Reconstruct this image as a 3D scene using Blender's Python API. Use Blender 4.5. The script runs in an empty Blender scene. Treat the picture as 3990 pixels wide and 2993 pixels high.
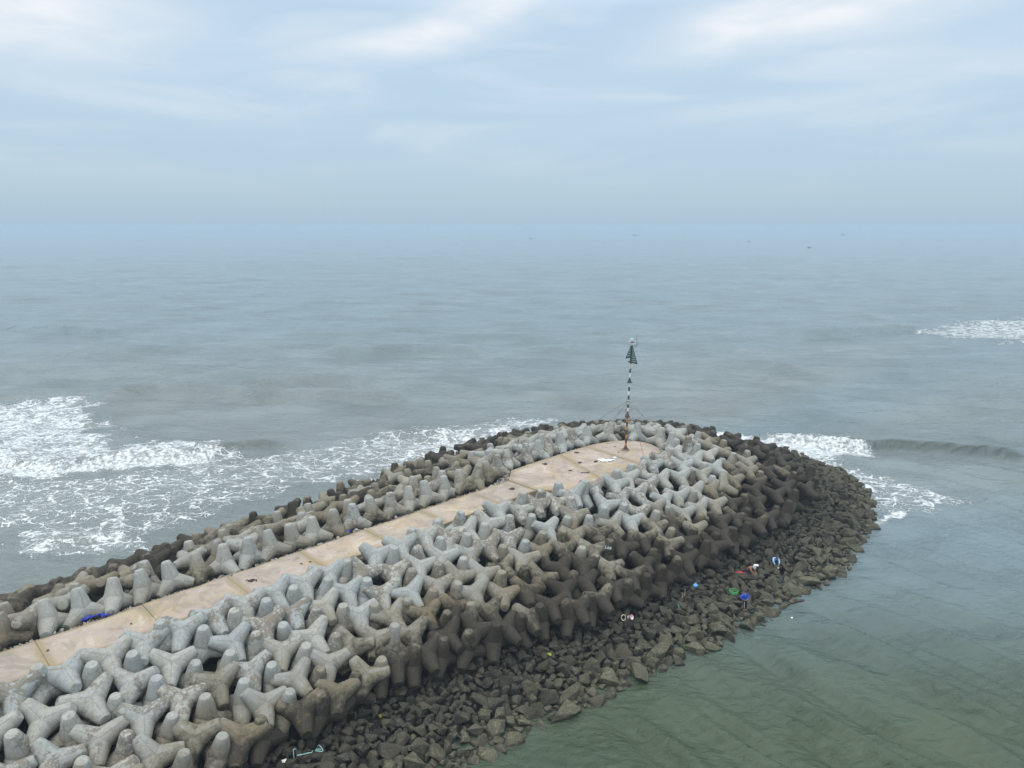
import bpy, bmesh, math, random
import numpy as np
from mathutils import Vector, Matrix, Euler
from mathutils.bvhtree import BVHTree

random.seed(11)
RS = np.random.RandomState(5)
SC = bpy.context.scene
COL = SC.collection
R = math.radians

# ------------------------------------------------------------------ helpers
def link(o, parent=None):
    COL.objects.link(o)
    if parent is not None:
        o.parent = parent
    return o

def tag(o, label=None, cat=None, group=None, kind=None):
    if label: o['label'] = label
    if cat: o['category'] = cat
    if group: o['group'] = group
    if kind: o['kind'] = kind
    return o

def empty(name, loc=(0, 0, 0), rz=0.0):
    o = bpy.data.objects.new(name, None)
    o.empty_display_size = 0.3
    o.location = loc
    o.rotation_euler = (0, 0, rz)
    return link(o)

def obj_bm(name, bm, m=None, parent=None, smooth=False, loc=None):
    bmesh.ops.recalc_face_normals(bm, faces=bm.faces[:])
    me = bpy.data.meshes.new(name)
    bm.to_mesh(me)
    bm.free()
    if smooth:
        me.polygons.foreach_set('use_smooth', [True] * len(me.polygons))
    if m: me.materials.append(m)
    o = bpy.data.objects.new(name, me)
    if loc is not None: o.location = loc
    return link(o, parent)

def mesh_np(name, V, F, m=None, smooth=False):
    """V (n,3); F (k,c) faces all of one size"""
    me = bpy.data.meshes.new(name)
    F = np.asarray(F, np.int32)
    n, k = F.shape
    me.vertices.add(len(V))
    me.vertices.foreach_set('co', np.asarray(V, np.float32).ravel())
    me.loops.add(n * k)
    me.loops.foreach_set('vertex_index', F.ravel())
    me.polygons.add(n)
    me.polygons.foreach_set('loop_start', np.arange(0, n * k, k, dtype=np.int32))
    me.polygons.foreach_set('loop_total', np.full(n, k, np.int32))
    me.polygons.foreach_set('use_smooth', np.full(n, smooth))
    me.update(calc_edges=True)
    if m: me.materials.append(m)
    return me

def fattr(me, name, vals):
    a = me.attributes.new(name, 'FLOAT', 'POINT')
    a.data.foreach_set('value', np.asarray(vals, np.float32))

def box(bm, c, s, rot=None):
    M = Matrix.Translation(c) @ (rot.to_4x4() if rot else Matrix()) @ Matrix.Diagonal((s[0], s[1], s[2], 1))
    return bmesh.ops.create_cube(bm, size=1, matrix=M)['verts']

def tube(bm, pts, r, seg=8, cap=True):
    pts = [Vector(p) for p in pts]
    rr = r if isinstance(r, (list, tuple)) else [r] * len(pts)
    rings = []
    for i, p in enumerate(pts):
        d = (pts[min(i + 1, len(pts) - 1)] - pts[max(i - 1, 0)]).normalized()
        a = Vector((0, 0, 1)) if abs(d.z) < .9 else Vector((1, 0, 0))
        u = d.cross(a).normalized(); v = d.cross(u)
        rings.append([bm.verts.new(p + (u * math.cos(2 * math.pi * k / seg) + v * math.sin(2 * math.pi * k / seg)) * rr[i]) for k in range(seg)])
    for a, b in zip(rings[:-1], rings[1:]):
        for k in range(seg):
            bm.faces.new((a[k], a[(k + 1) % seg], b[(k + 1) % seg], b[k]))
    if cap:
        bm.faces.new(rings[0][::-1]); bm.faces.new(rings[-1])

def lathe(bm, prof, seg=16, c=(0, 0, 0)):
    c = Vector(c); rings = []
    for r, z in prof:
        rings.append([bm.verts.new(c + Vector((r * math.cos(2 * math.pi * k / seg), r * math.sin(2 * math.pi * k / seg), z))) for k in range(seg)])
    for a, b in zip(rings[:-1], rings[1:]):
        for k in range(seg):
            bm.faces.new((a[k], a[(k + 1) % seg], b[(k + 1) % seg], b[k]))
    return rings

# ---- value noise
_H = np.random.RandomState(1).rand(512, 512)
def vnoise(x, y):
    xi = np.floor(x).astype(int); yi = np.floor(y).astype(int)
    fx = x - xi; fy = y - yi
    fx = fx * fx * (3 - 2 * fx); fy = fy * fy * (3 - 2 * fy)
    a = _H[xi & 511, yi & 511]; b = _H[(xi + 1) & 511, yi & 511]
    c = _H[xi & 511, (yi + 1) & 511]; d = _H[(xi + 1) & 511, (yi + 1) & 511]
    return (a * (1 - fx) + b * fx) * (1 - fy) + (c * (1 - fx) + d * fx) * fy
def fbm(x, y, o=4):
    s = 0; a = .5
    for i in range(o):
        s = s + a * vnoise(x + 17.3 * i, y - 9.1 * i); x = x * 2.03; y = y * 2.03; a *= .5
    return s
def sst(a, b, x):
    t = np.clip((x - a) / (b - a), 0, 1)
    return t * t * (3 - 2 * t)

# ------------------------------------------------------------------ node helpers
class NT:
    def __init__(s, tree):
        s.t = tree; s.n = tree.nodes; s.l = tree.links
    def new(s, typ, **kw):
        n = s.n.new(typ)
        for k, v in kw.items(): setattr(n, k, v)
        return n
    def put(s, sock, v):
        if isinstance(v, bpy.types.NodeSocket): s.l.new(v, sock)
        elif v is not None: sock.default_value = v
    def math(s, op, a, b=None, c=None, clamp=False):
        n = s.new('ShaderNodeMath', operation=op, use_clamp=clamp)
        s.put(n.inputs[0], a)
        if b is not None: s.put(n.inputs[1], b)
        if c is not None: s.put(n.inputs[2], c)
        return n.outputs[0]
    def ss(s, a, b, x):
        n = s.new('ShaderNodeMapRange', interpolation_type='SMOOTHSTEP')
        s.put(n.inputs[0], x); s.put(n.inputs[1], a); s.put(n.inputs[2], b)
        n.inputs[3].default_value = 0; n.inputs[4].default_value = 1
        return n.outputs[0]
    def mix(s, f, a, b, mode='MIX'):
        n = s.new('ShaderNodeMix', data_type='RGBA', blend_type=mode)
        s.put(n.inputs[0], f)
        s.put(n.inputs[6], a if isinstance(a, bpy.types.NodeSocket) else (*a, 1))
        s.put(n.inputs[7], b if isinstance(b, bpy.types.NodeSocket) else (*b, 1))
        return n.outputs[2]
    def noise(s, vec, scale, detail=4, rough=.55, dist=0.0):
        n = s.new('ShaderNodeTexNoise')
        s.put(n.inputs['Vector'], vec)
        n.inputs['Scale'].default_value = scale; n.inputs['Detail'].default_value = detail
        n.inputs['Roughness'].default_value = rough; n.inputs['Distortion'].default_value = dist
        return n.outputs[0]
    def attr(s, name, typ='GEOMETRY'):
        n = s.new('ShaderNodeAttribute', attribute_type=typ, attribute_name=name)
        return n.outputs['Fac']
    def both(s, name):
        return s.math('ADD', s.attr(name), s.attr(name, 'OBJECT'))
    def scale(s, vec, v):
        n = s.new('ShaderNodeVectorMath', operation='MULTIPLY')
        s.put(n.inputs[0], vec); n.inputs[1].default_value = v
        return n.outputs[0]
    def addv(s, a, b):
        n = s.new('ShaderNodeVectorMath', operation='ADD')
        s.put(n.inputs[0], a); s.put(n.inputs[1], b)
        return n.outputs[0]
    def bump(s, h, dist, strength=1.0, normal=None):
        n = s.new('ShaderNodeBump')
        n.inputs['Strength'].default_value = strength
        n.inputs['Distance'].default_value = dist
        s.put(n.inputs['Height'], h)
        if normal is not None: s.l.new(normal, n.inputs['Normal'])
        return n.outputs[0]

def mat(name):
    m = bpy.data.materials.new(name)
    m.use_nodes = True
    nt = NT(m.node_tree)
    return m, nt, m.node_tree.nodes['Principled BSDF']

def plain(name, col, rough=.6, var=.15, sc=6.0, metal=0.0, col2=None):
    m, nt, b = mat(name)
    tc = nt.new('ShaderNodeTexCoord')
    n = nt.noise(tc.outputs['Object'], sc, 5)
    c2 = col2 or tuple(x * (1 - var * 2) for x in col)
    f = nt.ss(.35, .68, n)
    nt.put(b.inputs['Base Color'], nt.mix(f, col, c2))
    b.inputs['Roughness'].default_value = rough
    b.inputs['Metallic'].default_value = metal
    return m

# ------------------------------------------------------------------ plan of the breakwater
PC = [(-52.5,11.6),(-16.83,46.66),(-1.2,62.1),(0.2,65.7),(4.9,70.5),(7.8,73.3),(10.4,74.9),(12.4,75.3),(14.4,74.6),(15.5,72.6),(15.2,70.2),(12.7,67.3),(8.4,63),(5.3,60.2),(2.7,60.7),(-16.04,42.37),(-50,9)]
PT = [(-40,10.5),(-28,19.8),(-20,26.5),(-11.8,33.3),(-9.4,35.4),(-7.1,38.3),(-3.7,40.1),(-.5,42),(4.1,45.4),(10.4,49.8),(18,56.8),(25.2,62.5),(31,68),(33.8,74.6),(33.5,82),(30.5,88.5),(24,92.5),(15.5,94.5),(6.5,93),(-1.0,88.3),(-7,83.5),(-11.8,77.3),(-16,72),(-19.5,66.6),(-23,63.0),(-27,58),(-31,53),(-34.5,49.3),(-38,46),(-49,35.5),(-62,23)]
PW = [(-36,9),(-26,17),(-14,26),(-2.7,34.1),(.4,36.3),(4.7,39.2),(9,42.3),(15,46.1),(18.9,48.9),(23.2,52.7),(27.6,55.8),(31.4,60.7),(35.2,65.8),(38.3,71.8),(39.8,77.3),(39.2,83.7),(36.5,90),(31.5,95),(25,98),(16,99.3),(6,97.5),(-2.5,92.5),(-9,87.2),(-14.2,80.3),(-18.5,74.6),(-22,69.5),(-25.5,65.8),(-29.6,60.8),(-33.8,55.5),(-37.2,52),(-40.8,48.5),(-52,37.5),(-65,25)]
SUN_EL, SUN_AZ, SUN_E = 66, -158, .9
EXPOSURE = 0.38
HAZE_COL, HAZE_DENS = (.495, .605, .69), 5.0e-4
SKY_STOPS = [(0.0, (0.323, 0.446, 0.549)), (0.1, (0.35, 0.473, 0.572)), (0.14, (0.38, 0.503, 0.607)), (0.19, (0.407, 0.538, 0.653)), (0.25, (0.43, 0.561, 0.684)), (0.29, (0.72, 0.864, 1.016)), (0.36, (1.101, 1.27, 1.439)), (0.58, (1.609, 1.778, 1.948)), (1.0, (1.948, 2.075, 2.202))]
CLOUD_COL = (6.9, 7.15, 7.45)
CLOUDS = [(-31.3, 12.8, 8, 2.0, 3, .9), (-9.4, 12.7, 7, 1.0, 7, .62), (-2.6, 14.8, 6.5, 1.5, 20, .8), (15.1, 13.3, 5.6, 1.6, 14, .55), (25.2, 14.4, 10, 1.8, 6, .9), (-25.2, 8.1, 9, .8, -5, .28), (19.9, 8.3, 11, .8, 4, .26), (29.5, 10.6, 8, 1.6, 0, .25), (-30, 10, 9, 1.6, 0, .2)]
NUMBER_AT = (5.9, 51.2)

def sd(P, X, Y):
    P = np.asarray(P, float); d = np.full(X.shape, 1e9); ins = np.zeros(X.shape, bool)
    Q = np.roll(P, -1, 0)
    for (ax, ay), (bx, by) in zip(P, Q):
        ex, ey = bx - ax, by - ay
        t = np.clip(((X - ax) * ex + (Y - ay) * ey) / (ex * ex + ey * ey), 0, 1)
        d = np.minimum(d, np.hypot(X - ax - t * ex, Y - ay - t * ey))
        if by != ay:
            c = ((ay <= Y) & (by > Y)) | ((by <= Y) & (ay > Y))
            ins ^= c & (X < ax + (Y - ay) * ex / ey)
    return np.where(ins, -d, d)
def ground_z(X, Y):
    X = np.asarray(X, float); Y = np.asarray(Y, float)
    c = sd(PC, X, Y); t = sd(PT, X, Y); w = sd(PW, X, Y)
    z = np.full(X.shape, 5.7)
    u = c / np.where(np.abs(c - t) < 1e-6, 1e-6, c - t)
    z = np.where((c > 0) & (t <= 0), 5.6 * (1 - u) + .85 * u, z)
    v = t / np.where(np.abs(t - w) < 1e-6, 1e-6, t - w)
    z = np.where((t > 0) & (w <= 0), .85 * (1 - v) - .1 * v, z)
    z = np.where(w > 0, -.1 - .4 * w, z)
    return np.maximum(z, -4)
DIR = np.array([.7133, .7009]); NRM = np.array([.7009, -.7133])
ORG = np.array([-16.43, 44.51])

# ------------------------------------------------------------------ materials
def m_tetra():
    m, nt, b = mat('tetrapod_concrete')
    tc = nt.new('ShaderNodeTexCoord'); geo = nt.new('ShaderNodeNewGeometry')
    rnd = nt.both('rnd'); wet = nt.both('wet')
    cmb = nt.new('ShaderNodeCombineXYZ')
    for i in range(3): nt.put(cmb.inputs[i], nt.math('MULTIPLY', rnd, 37.0 + 11 * i))
    ov = nt.addv(tc.outputs['Object'], cmb.outputs[0])
    pz = nt.new('ShaderNodeSeparateXYZ'); nt.l.new(geo.outputs['Position'], pz.inputs[0])
    nz = nt.new('ShaderNodeSeparateXYZ'); nt.l.new(geo.outputs['Normal'], nz.inputs[0])
    n1 = nt.noise(ov, .9, 6, .6); n2 = nt.noise(ov, 3.2, 6, .62); n3 = nt.noise(ov, 14, 4, .6)
    nw = nt.noise(geo.outputs['Position'], .22, 3)
    # concrete itself: cool grey to warm grey, block by block
    c = nt.mix(nt.math('FRACT', nt.math('MULTIPLY', rnd, 7.3)), (.282, .302, .294), (.332, .318, .272))
    c = nt.mix(nt.ss(.35, .7, n2), c, (.22, .22, .198))
    # weathering blotches, more on some blocks
    thr = nt.math('MULTIPLY_ADD', nt.math('FRACT', nt.math('MULTIPLY', rnd, 13.7)), .24, .45)
    f = nt.ss(thr, nt.math('ADD', thr, .05), nt.math('MULTIPLY_ADD', n2, .45, nt.math('MULTIPLY', n1, .58)))
    c = nt.mix(nt.math('MULTIPLY', f, .75), c, (.145, .118, .088))
    # lichen / ochre on tops
    lz = nt.math('MULTIPLY', nt.ss(.55, .72, nt.noise(ov, 1.7, 5)), .45)
    c = nt.mix(lz, c, (.215, .18, .10))
    # tide stain: algae and wet zone climb with exposure
    zz = nt.math('ADD', pz.outputs[2], nt.math('MULTIPLY_ADD', n1, 2.4, -1.2))
    zz = nt.math('ADD', zz, nt.math('MULTIPLY_ADD', nw, 2.6, -1.3))
    zz = nt.math('ADD', zz, nt.math('MULTIPLY_ADD', rnd, 1.9, -.95))
    zz = nt.math('ADD', zz, nt.math('MULTIPLY_ADD', n2, 3.2, -1.6))
    zz = nt.math('SUBTRACT', zz, nt.math('MULTIPLY', wet, 3.2))
    c = nt.mix(nt.math('MULTIPLY', nt.math('SUBTRACT', 1.0, nt.ss(2.9, 4.9, zz)), .68), c, (.150, .116, .062))
    c = nt.mix(nt.math('MULTIPLY', nt.math('SUBTRACT', 1.0, nt.ss(1.9, 3.5, zz)), .9), c, (.019, .015, .0105))
    c = nt.mix(nt.math('MULTIPLY', nt.math('SUBTRACT', 1.0, nt.ss(.9, 1.7, nt.math('MULTIPLY_ADD', n1, .9, pz.outputs[2]))), .85), c, (.014, .014, .012))
    # barnacle specks near the foot
    sp = nt.math('MULTIPLY', nt.ss(.6, .68, n3), nt.math('SUBTRACT', 1.0, nt.ss(1.2, 2.0, pz.outputs[2])))
    c = nt.mix(nt.math('MULTIPLY', sp, .5), c, (.30, .29, .22))
    # casting seams
    sm = nt.math('MULTIPLY', nt.attr('seam'), nt.ss(.3, .62, n2))
    c = nt.mix(nt.math('MULTIPLY', sm, .7), c, (.10, .09, .075))
    c = nt.mix(nt.math('MULTIPLY', nt.ss(.5, .72, n3), .4), c, (.12, .105, .085))
    c = nt.mix(nt.math('MULTIPLY', nt.math('MULTIPLY', nt.ss(.56, .66, n2), nt.ss(3.5, 5, zz)), .5), c, (.40, .41, .40))
    nt.put(b.inputs['Base Color'], c)
    nt.put(b.inputs['Roughness'], nt.math('MULTIPLY_ADD', nt.ss(1.5, 3.5, zz), .25, .7))
    b.inputs['Specular IOR Level'].default_value = .12
    h = nt.math('MULTIPLY_ADD', n3, .35, nt.math('MULTIPLY', n2, .8))
    nt.l.new(nt.bump(h, .045, .7), b.inputs['Normal'])
    return m

def m_rock():
    m, nt, b = mat('boulder_stone')
    tc = nt.new('ShaderNodeTexCoord'); geo = nt.new('ShaderNodeNewGeometry')
    rnd = nt.both('rnd'); ol = nt.both('olive')
    P = geo.outputs['Position']
    pz = nt.new('ShaderNodeSeparateXYZ'); nt.l.new(P, pz.inputs[0])
    nz = nt.new('ShaderNodeSeparateXYZ'); nt.l.new(geo.outputs['Normal'], nz.inputs[0])
    n1 = nt.noise(P, 1.3, 5); n2 = nt.noise(P, 6, 6, .65); n3 = nt.noise(P, 17, 3, .6)
    c = nt.mix(rnd, (.026, .026, .021), (.070, .060, .043))
    c = nt.mix(nt.math('MULTIPLY', ol, nt.ss(.3, .6, n1)), c, (.118, .108, .068))
    c = nt.mix(nt.math('MULTIPLY', nt.ss(.35, .65, n2), .7), c, (.024, .024, .020))
    # olive algae with lit tops painted in: paler on upward faces only
    c = nt.mix(nt.math('MULTIPLY', nt.math('MULTIPLY', nt.ss(.3, .9, nz.outputs[2]), nt.ss(.45, .62, n2)), nt.math('MULTIPLY_ADD', ol, .5, .22)), c, (.19, .18, .112))
    c = nt.mix(nt.math('MULTIPLY', nt.math('MULTIPLY', nt.ss(.60, .68, n3), nt.ss(.42, .62, n1)), .6), c, (.30, .30, .25))
    wl = nt.math('SUBTRACT', 1.0, nt.ss(.05, .42, nt.math('MULTIPLY_ADD', n1, .25, pz.outputs[2])))
    c = nt.mix(nt.math('MULTIPLY', wl, .85), c, (.032, .024, .017))
    nt.put(b.inputs['Base Color'], c)
    nt.put(b.inputs['Roughness'], nt.math('MULTIPLY_ADD', wl, -.4, .9))
    nt.put(b.inputs['Specular IOR Level'], nt.math('MULTIPLY_ADD', wl, .3, .08))
    nt.l.new(nt.bump(nt.math('MULTIPLY_ADD', n3, .4, n2), .07, .9), b.inputs['Normal'])
    return m

def m_rubble():
    m, nt, b = mat('dark_rubble')
    geo = nt.new('ShaderNodeNewGeometry')
    n = nt.noise(geo.outputs['Position'], 3, 6, .65)
    nt.put(b.inputs['Base Color'], nt.mix(nt.ss(.35, .65, n), (.014, .013, .012), (.04, .034, .028)))
    b.inputs['Roughness'].default_value = .95; b.inputs['Specular IOR Level'].default_value = .05
    nt.l.new(nt.bump(n, .25), b.inputs['Normal'])
    return m

def m_path():
    m, nt, b = mat('walkway_concrete')
    geo = nt.new('ShaderNodeNewGeometry'); P = geo.outputs['Position']
    tint = nt.attr('tint')
    n1 = nt.noise(P, .28, 5, .6, .6); n2 = nt.noise(P, .9, 9, .7, .5); n3 = nt.noise(P, 9, 5)
    c = nt.mix(tint, (.345, .272, .222), (.315, .262, .215))
    c = nt.mix(nt.math('MULTIPLY', nt.ss(.46, .62, n1), .7), c, (.33, .255, .15))
    c = nt.mix(nt.math('MULTIPLY', nt.ss(.52, .64, n2), .5), c, (.42, .365, .32))
    c = nt.mix(nt.math('MULTIPLY', nt.ss(.46, .30, n2), .7), c, (.185, .14, .105))
    ed = nt.attr('edge')
    c = nt.mix(nt.math('MULTIPLY', nt.ss(.45, .75, nt.math('MULTIPLY_ADD', ed, .4, nt.math('MULTIPLY', n2, .8))), .75), c, (.235, .185, .10))
    c = nt.mix(nt.math('MULTIPLY', nt.ss(.6, .72, n3), .35), c, (.22, .17, .12))
    vor = nt.new('ShaderNodeTexVoronoi', feature='DISTANCE_TO_EDGE')
    wv = nt.addv(P, nt.scale(nt.new('ShaderNodeTexNoise').outputs[1], (.0, .0, .0)))
    nt.put(vor.inputs['Vector'], nt.addv(P, nt.scale(nt_color(nt, P, 1.1), (1.3, 1.3, 0))))
    vor.inputs['Scale'].default_value = .16
    gs = nt.noise(P, .42, 7, .68, .8)
    c = nt.mix(nt.math('MULTIPLY', nt.ss(.5, .63, gs), .72), c, (.215, .185, .155))
    c = nt.mix(nt.math('MULTIPLY', nt.ss(.44, .36, gs), .45), c, (.46, .40, .34))
    ck = nt.math('SUBTRACT', 1.0, nt.ss(.0, .006, vor.outputs['Distance']))
    c = nt.mix(nt.math('MULTIPLY', nt.math('MULTIPLY', ck, nt.ss(.45, .6, n1)), .6), c, (.16, .12, .09))
    nt.put(b.inputs['Base Color'], c)
    b.inputs['Roughness'].default_value = .95; b.inputs['Specular IOR Level'].default_value = .15
    nt.l.new(nt.bump(nt.math('MULTIPLY_ADD', n3, .3, n2), .03, .6), b.inputs['Normal'])
    return m

def nt_color(nt, vec, scale):
    n = nt.new('ShaderNodeTexNoise')
    nt.put(n.inputs['Vector'], vec); n.inputs['Scale'].default_value = scale; n.inputs['Detail'].default_value = 3
    s = nt.new('ShaderNodeVectorMath', operation='SUBTRACT')
    nt.l.new(n.outputs[1], s.inputs[0]); s.inputs[1].default_value = (.5, .5, .5)
    return s.outputs[0]

def m_water():
    m, nt, b = mat('sea_water')
    geo = nt.new('ShaderNodeNewGeometry'); P = geo.outputs['Position']
    foam = nt.attr('foam'); turb = nt.attr('turbid'); front_shade = nt.attr('crestshade')
    c = nt.mix(nt.attr('shelter'), WATER_SEA, WATER_GREEN)
    c = nt.mix(turb, c, WATER_SILT)
    nl = nt.noise(P, .05, 4)
    c = nt.mix(nt.math('MULTIPLY', nt.ss(.4, .7, nl), .3), c, (.03, .045, .04))
    c = nt.mix(nt.math('MULTIPLY', front_shade, .85), c, (.016, .024, .011))  # dim front faces of the breakers, painted into the water colour
    # foam lace
    warp = nt.scale(nt_color(nt, P, .45), (3.4, 2.6, 0))
    warp2 = nt.scale(nt_color(nt, P, 1.6), (.8, .7, 0))
    pv = nt.addv(nt.addv(nt.scale(P, (.62, 1.0, 0)), warp), warp2)
    def lace(sc):
        v = nt.new('ShaderNodeTexVoronoi', feature='DISTANCE_TO_EDGE', voronoi_dimensions='2D')
        nt.put(v.inputs['Vector'], pv); v.inputs['Scale'].default_value = sc
        return v.outputs['Distance']
    e1 = lace(.62); e2 = lace(1.55)
    nb = nt.noise(P, .35, 5, .6); nf = nt.noise(P, 2.2, 6, .7)
    d = nt.math('MULTIPLY', foam, nt.math('MULTIPLY_ADD', nt.ss(.25, .72, nb), 1.25, .28))
    w1 = nt.math('MULTIPLY', nt.math('POWER', d, 1.4), .31)
    f1 = nt.math('SUBTRACT', 1.0, nt.ss(nt.math('MULTIPLY', w1, .35), nt.math('ADD', w1, .015), e1))
    w2 = nt.math('MULTIPLY', nt.math('POWER', d, 1.7), .36)
    f2 = nt.math('SUBTRACT', 1.0, nt.ss(nt.math('MULTIPLY', w2, .35), nt.math('ADD', w2, .01), e2))
    on = nt.ss(.06, .2, d)
    f = nt.math('MAXIMUM', nt.math('MULTIPLY', f1, on), nt.math('MULTIPLY', f2, nt.math('MULTIPLY', nt.ss(.2, .42, d), .9)))
    f = nt.math('MULTIPLY', f, nt.math('MULTIPLY_ADD', nt.ss(.30, .52, nf), .5, .5))
    solid = nt.math('MULTIPLY', nt.ss(.78, 1.02, nt.math('MULTIPLY_ADD', nf, .45, nt.math('MULTIPLY', foam, .75))), .94)
    f = nt.math('MAXIMUM', f, solid, clamp=True)
    veil = nt.math('MULTIPLY', nt.ss(.1, .8, foam), .4)
    c = nt.mix(veil, c, (.30, .315, .29))
    fc = nt.mix(nt.ss(.3, .7, nf), (.46, .47, .45), (.68, .70, .70))
    c = nt.mix(f, c, fc)
    nt.put(b.inputs['Base Color'], c)
    nt.put(b.inputs['Roughness'], nt.math('MULTIPLY_ADD', f, .75, .13))
    b.inputs['IOR'].default_value = 1.333
    # ripples
    r1 = nt.noise(nt.scale(P, (.6, 1.0, 0)), 2.0, 6, .62, .4)
    r2 = nt.noise(nt.scale(P, (.35, 1.0, 0)), .33, 4, .55, .3)
    r3 = nt.noise(P, 6.0, 3)
    r2 = nt.math('MULTIPLY', nt.ss(.46, .74, r2), .75)
    pt = nt.noise(nt.scale(P, (.055, .12, 0)), 1.0, 4, .6, 1.2)
    r1 = nt.math('MULTIPLY', r1, nt.math('MULTIPLY_ADD', nt.ss(.36, .62, pt), .9, .65))
    h = nt.math('MULTIPLY_ADD', r2, 1.3, nt.math('MULTIPLY', r1, 1.0))
    h = nt.math('MULTIPLY_ADD', r3, .06, h)
    h = nt.math('MULTIPLY_ADD', f, 1.0, h)
    nt.l.new(nt.bump(h, .26, 1.0), b.inputs['Normal'])
    return m

WATER_GREEN = (.047, .066, .034)
WATER_SILT = (.155, .170, .156)
WATER_SEA = (.122, .166, .176)
M_TETRA = m_tetra(); M_ROCK = m_rock(); M_RUBBLE = m_rubble(); M_PATH = m_path(); M_WATER = m_water()

# ------------------------------------------------------------------ ground under the armour
xs = np.arange(-72, 52, .7); ys = np.arange(2, 116, .7)
GX, GY = np.meshgrid(xs, ys)
GZ = ground_z(GX, GY) - .22 + (fbm(GX * 1.1, GY * 1.1, 3) - .45) * .5
GZ = np.where(sd(PC, GX, GY) < .6, np.minimum(GZ, 5.55), GZ)
nx, ny = len(xs), len(ys)
idx = np.arange(nx * ny).reshape(ny, nx)
F = np.stack([idx[:-1, :-1], idx[:-1, 1:], idx[1:, 1:], idx[1:, :-1]], -1).reshape(-1, 4)
gm = mesh_np('ground', np.stack([GX.ravel(), GY.ravel(), GZ.ravel()], 1), F, M_RUBBLE, True)
tag(link(bpy.data.objects.new('ground', gm)), 'dark rubble mound under the concrete blocks and boulders', kind='structure')

# ------------------------------------------------------------------ walkway
def build_path():
    bm = bmesh.new()
    lt = bm.verts.layers.float.new('tint'); le = bm.verts.layers.float.new('edge')
    d = Vector((DIR[0], DIR[1], 0)); n = Vector((NRM[0], NRM[1], 0))
    o = Vector((ORG[0], ORG[1], 0))
    hw = 1.80; zt = 6.0; th = .55
    rnd = random.Random(4)
    def slab(poly, z, tint):
        # poly: list of 2d points, counter-clockwise; a thick slab with a small chamfer
        cen = sum((Vector(p) for p in poly), Vector((0, 0))) / len(poly)
        rings = []
        for ins, zz in ((0, z - th), (0, z - .03), (.03, z)):
            ring = []
            for p in poly:
                p = Vector(p); q = p + (cen - p).normalized() * ins
                v = bm.verts.new((q.x, q.y, zz)); v[lt] = tint; v[le] = 1.0
                ring.append(v)
            rings.append(ring)
        for a, b in zip(rings[:-1], rings[1:]):
            for k in range(len(poly)):
                j = (k + 1) % len(poly)
                bm.faces.new((a[k], a[j], b[j], b[k]))
        # inner ring carries edge = 0 so that grime hugs the rim
        inner = []
        for p in poly:
            p = Vector(p); q = p + (cen - p) * .22
            v = bm.verts.new((q.x, q.y, z)); v[lt] = tint; v[le] = 0.0
            inner.append(v)
        for k in range(len(poly)):
            j = (k + 1) % len(poly)
            bm.faces.new((rings[-1][k], rings[-1][j], inner[j], inner[k]))
        bm.faces.new(inner)
    def P(s, t):
        q = o + d * s + n * t
        return (q.x, q.y)
    s = -46.0; L = 5.55; k = 0
    end = 24.3
    while s < end - .1:
        e = min(s + L * (1 + rnd.uniform(-.06, .06)), end)
        g = .005
        pts = [P(s + g, hw)]
        nseg = 6
        pts = [P(s + g, hw)] + [P(s + g + (e - s - 2 * g) * i / nseg, hw + rnd.uniform(-.11, .03)) for i in range(1, nseg)] + [P(e - g, hw)]
        pts += [P(e - g, -hw)] + [P(e - g - (e - s - 2 * g) * i / nseg, -hw + rnd.uniform(-.03, .11)) for i in range(1, nseg)] + [P(s + g, -hw)]
        slab(pts, zt + rnd.uniform(-.012, .012), rnd.random())
        s = e; k += 1
    # wide round head, cast in bays
    head = [(-.35, 63.15), (2.05, 60.85), (3.0, 61.0)]
    outer = [(2.6, 60.9), (5.3, 60.1), (8.4, 63.0), (12.7, 67.3), (14.9, 69.9), (15.5, 71.4), (15.45, 72.8), (15.0, 73.9), (14.3, 74.7), (13.4, 75.2), (12.3, 75.35), (11.3, 75.2), (10.2, 74.75), (9.0, 74.1), (7.8, 73.2), (6.3, 71.9), (4.9, 70.5), (2.4, 68.1), (-.05, 65.55), (.55, 62.9)]
    A_ = [(-.32, 62.86), (2.19, 60.30), (5.3, 60.1), (8.4, 63.0), (4.9, 70.5), (2.4, 68.1), (-.05, 65.55)]
    B_ = [(8.42, 63.02), (12.7, 67.3), (7.8, 73.2), (6.3, 71.9), (4.92, 70.52)]
    C_ = [(12.72, 67.32), (14.9, 69.9), (15.5, 71.4), (15.45, 72.8), (15.0, 73.9), (14.3, 74.7), (13.4, 75.2), (12.3, 75.35), (11.3, 75.2), (10.2, 74.75), (9.0, 74.1), (7.82, 73.22)]
    slab(A_, zt + .03, .2); slab(B_, zt + .025, .55); slab(C_, zt + .035, .3)
    o_ = obj_bm('path', bm, M_PATH)
    tag(o_, 'pinkish concrete walkway ending in a wide rounded platform', kind='structure')
build_path()

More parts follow.
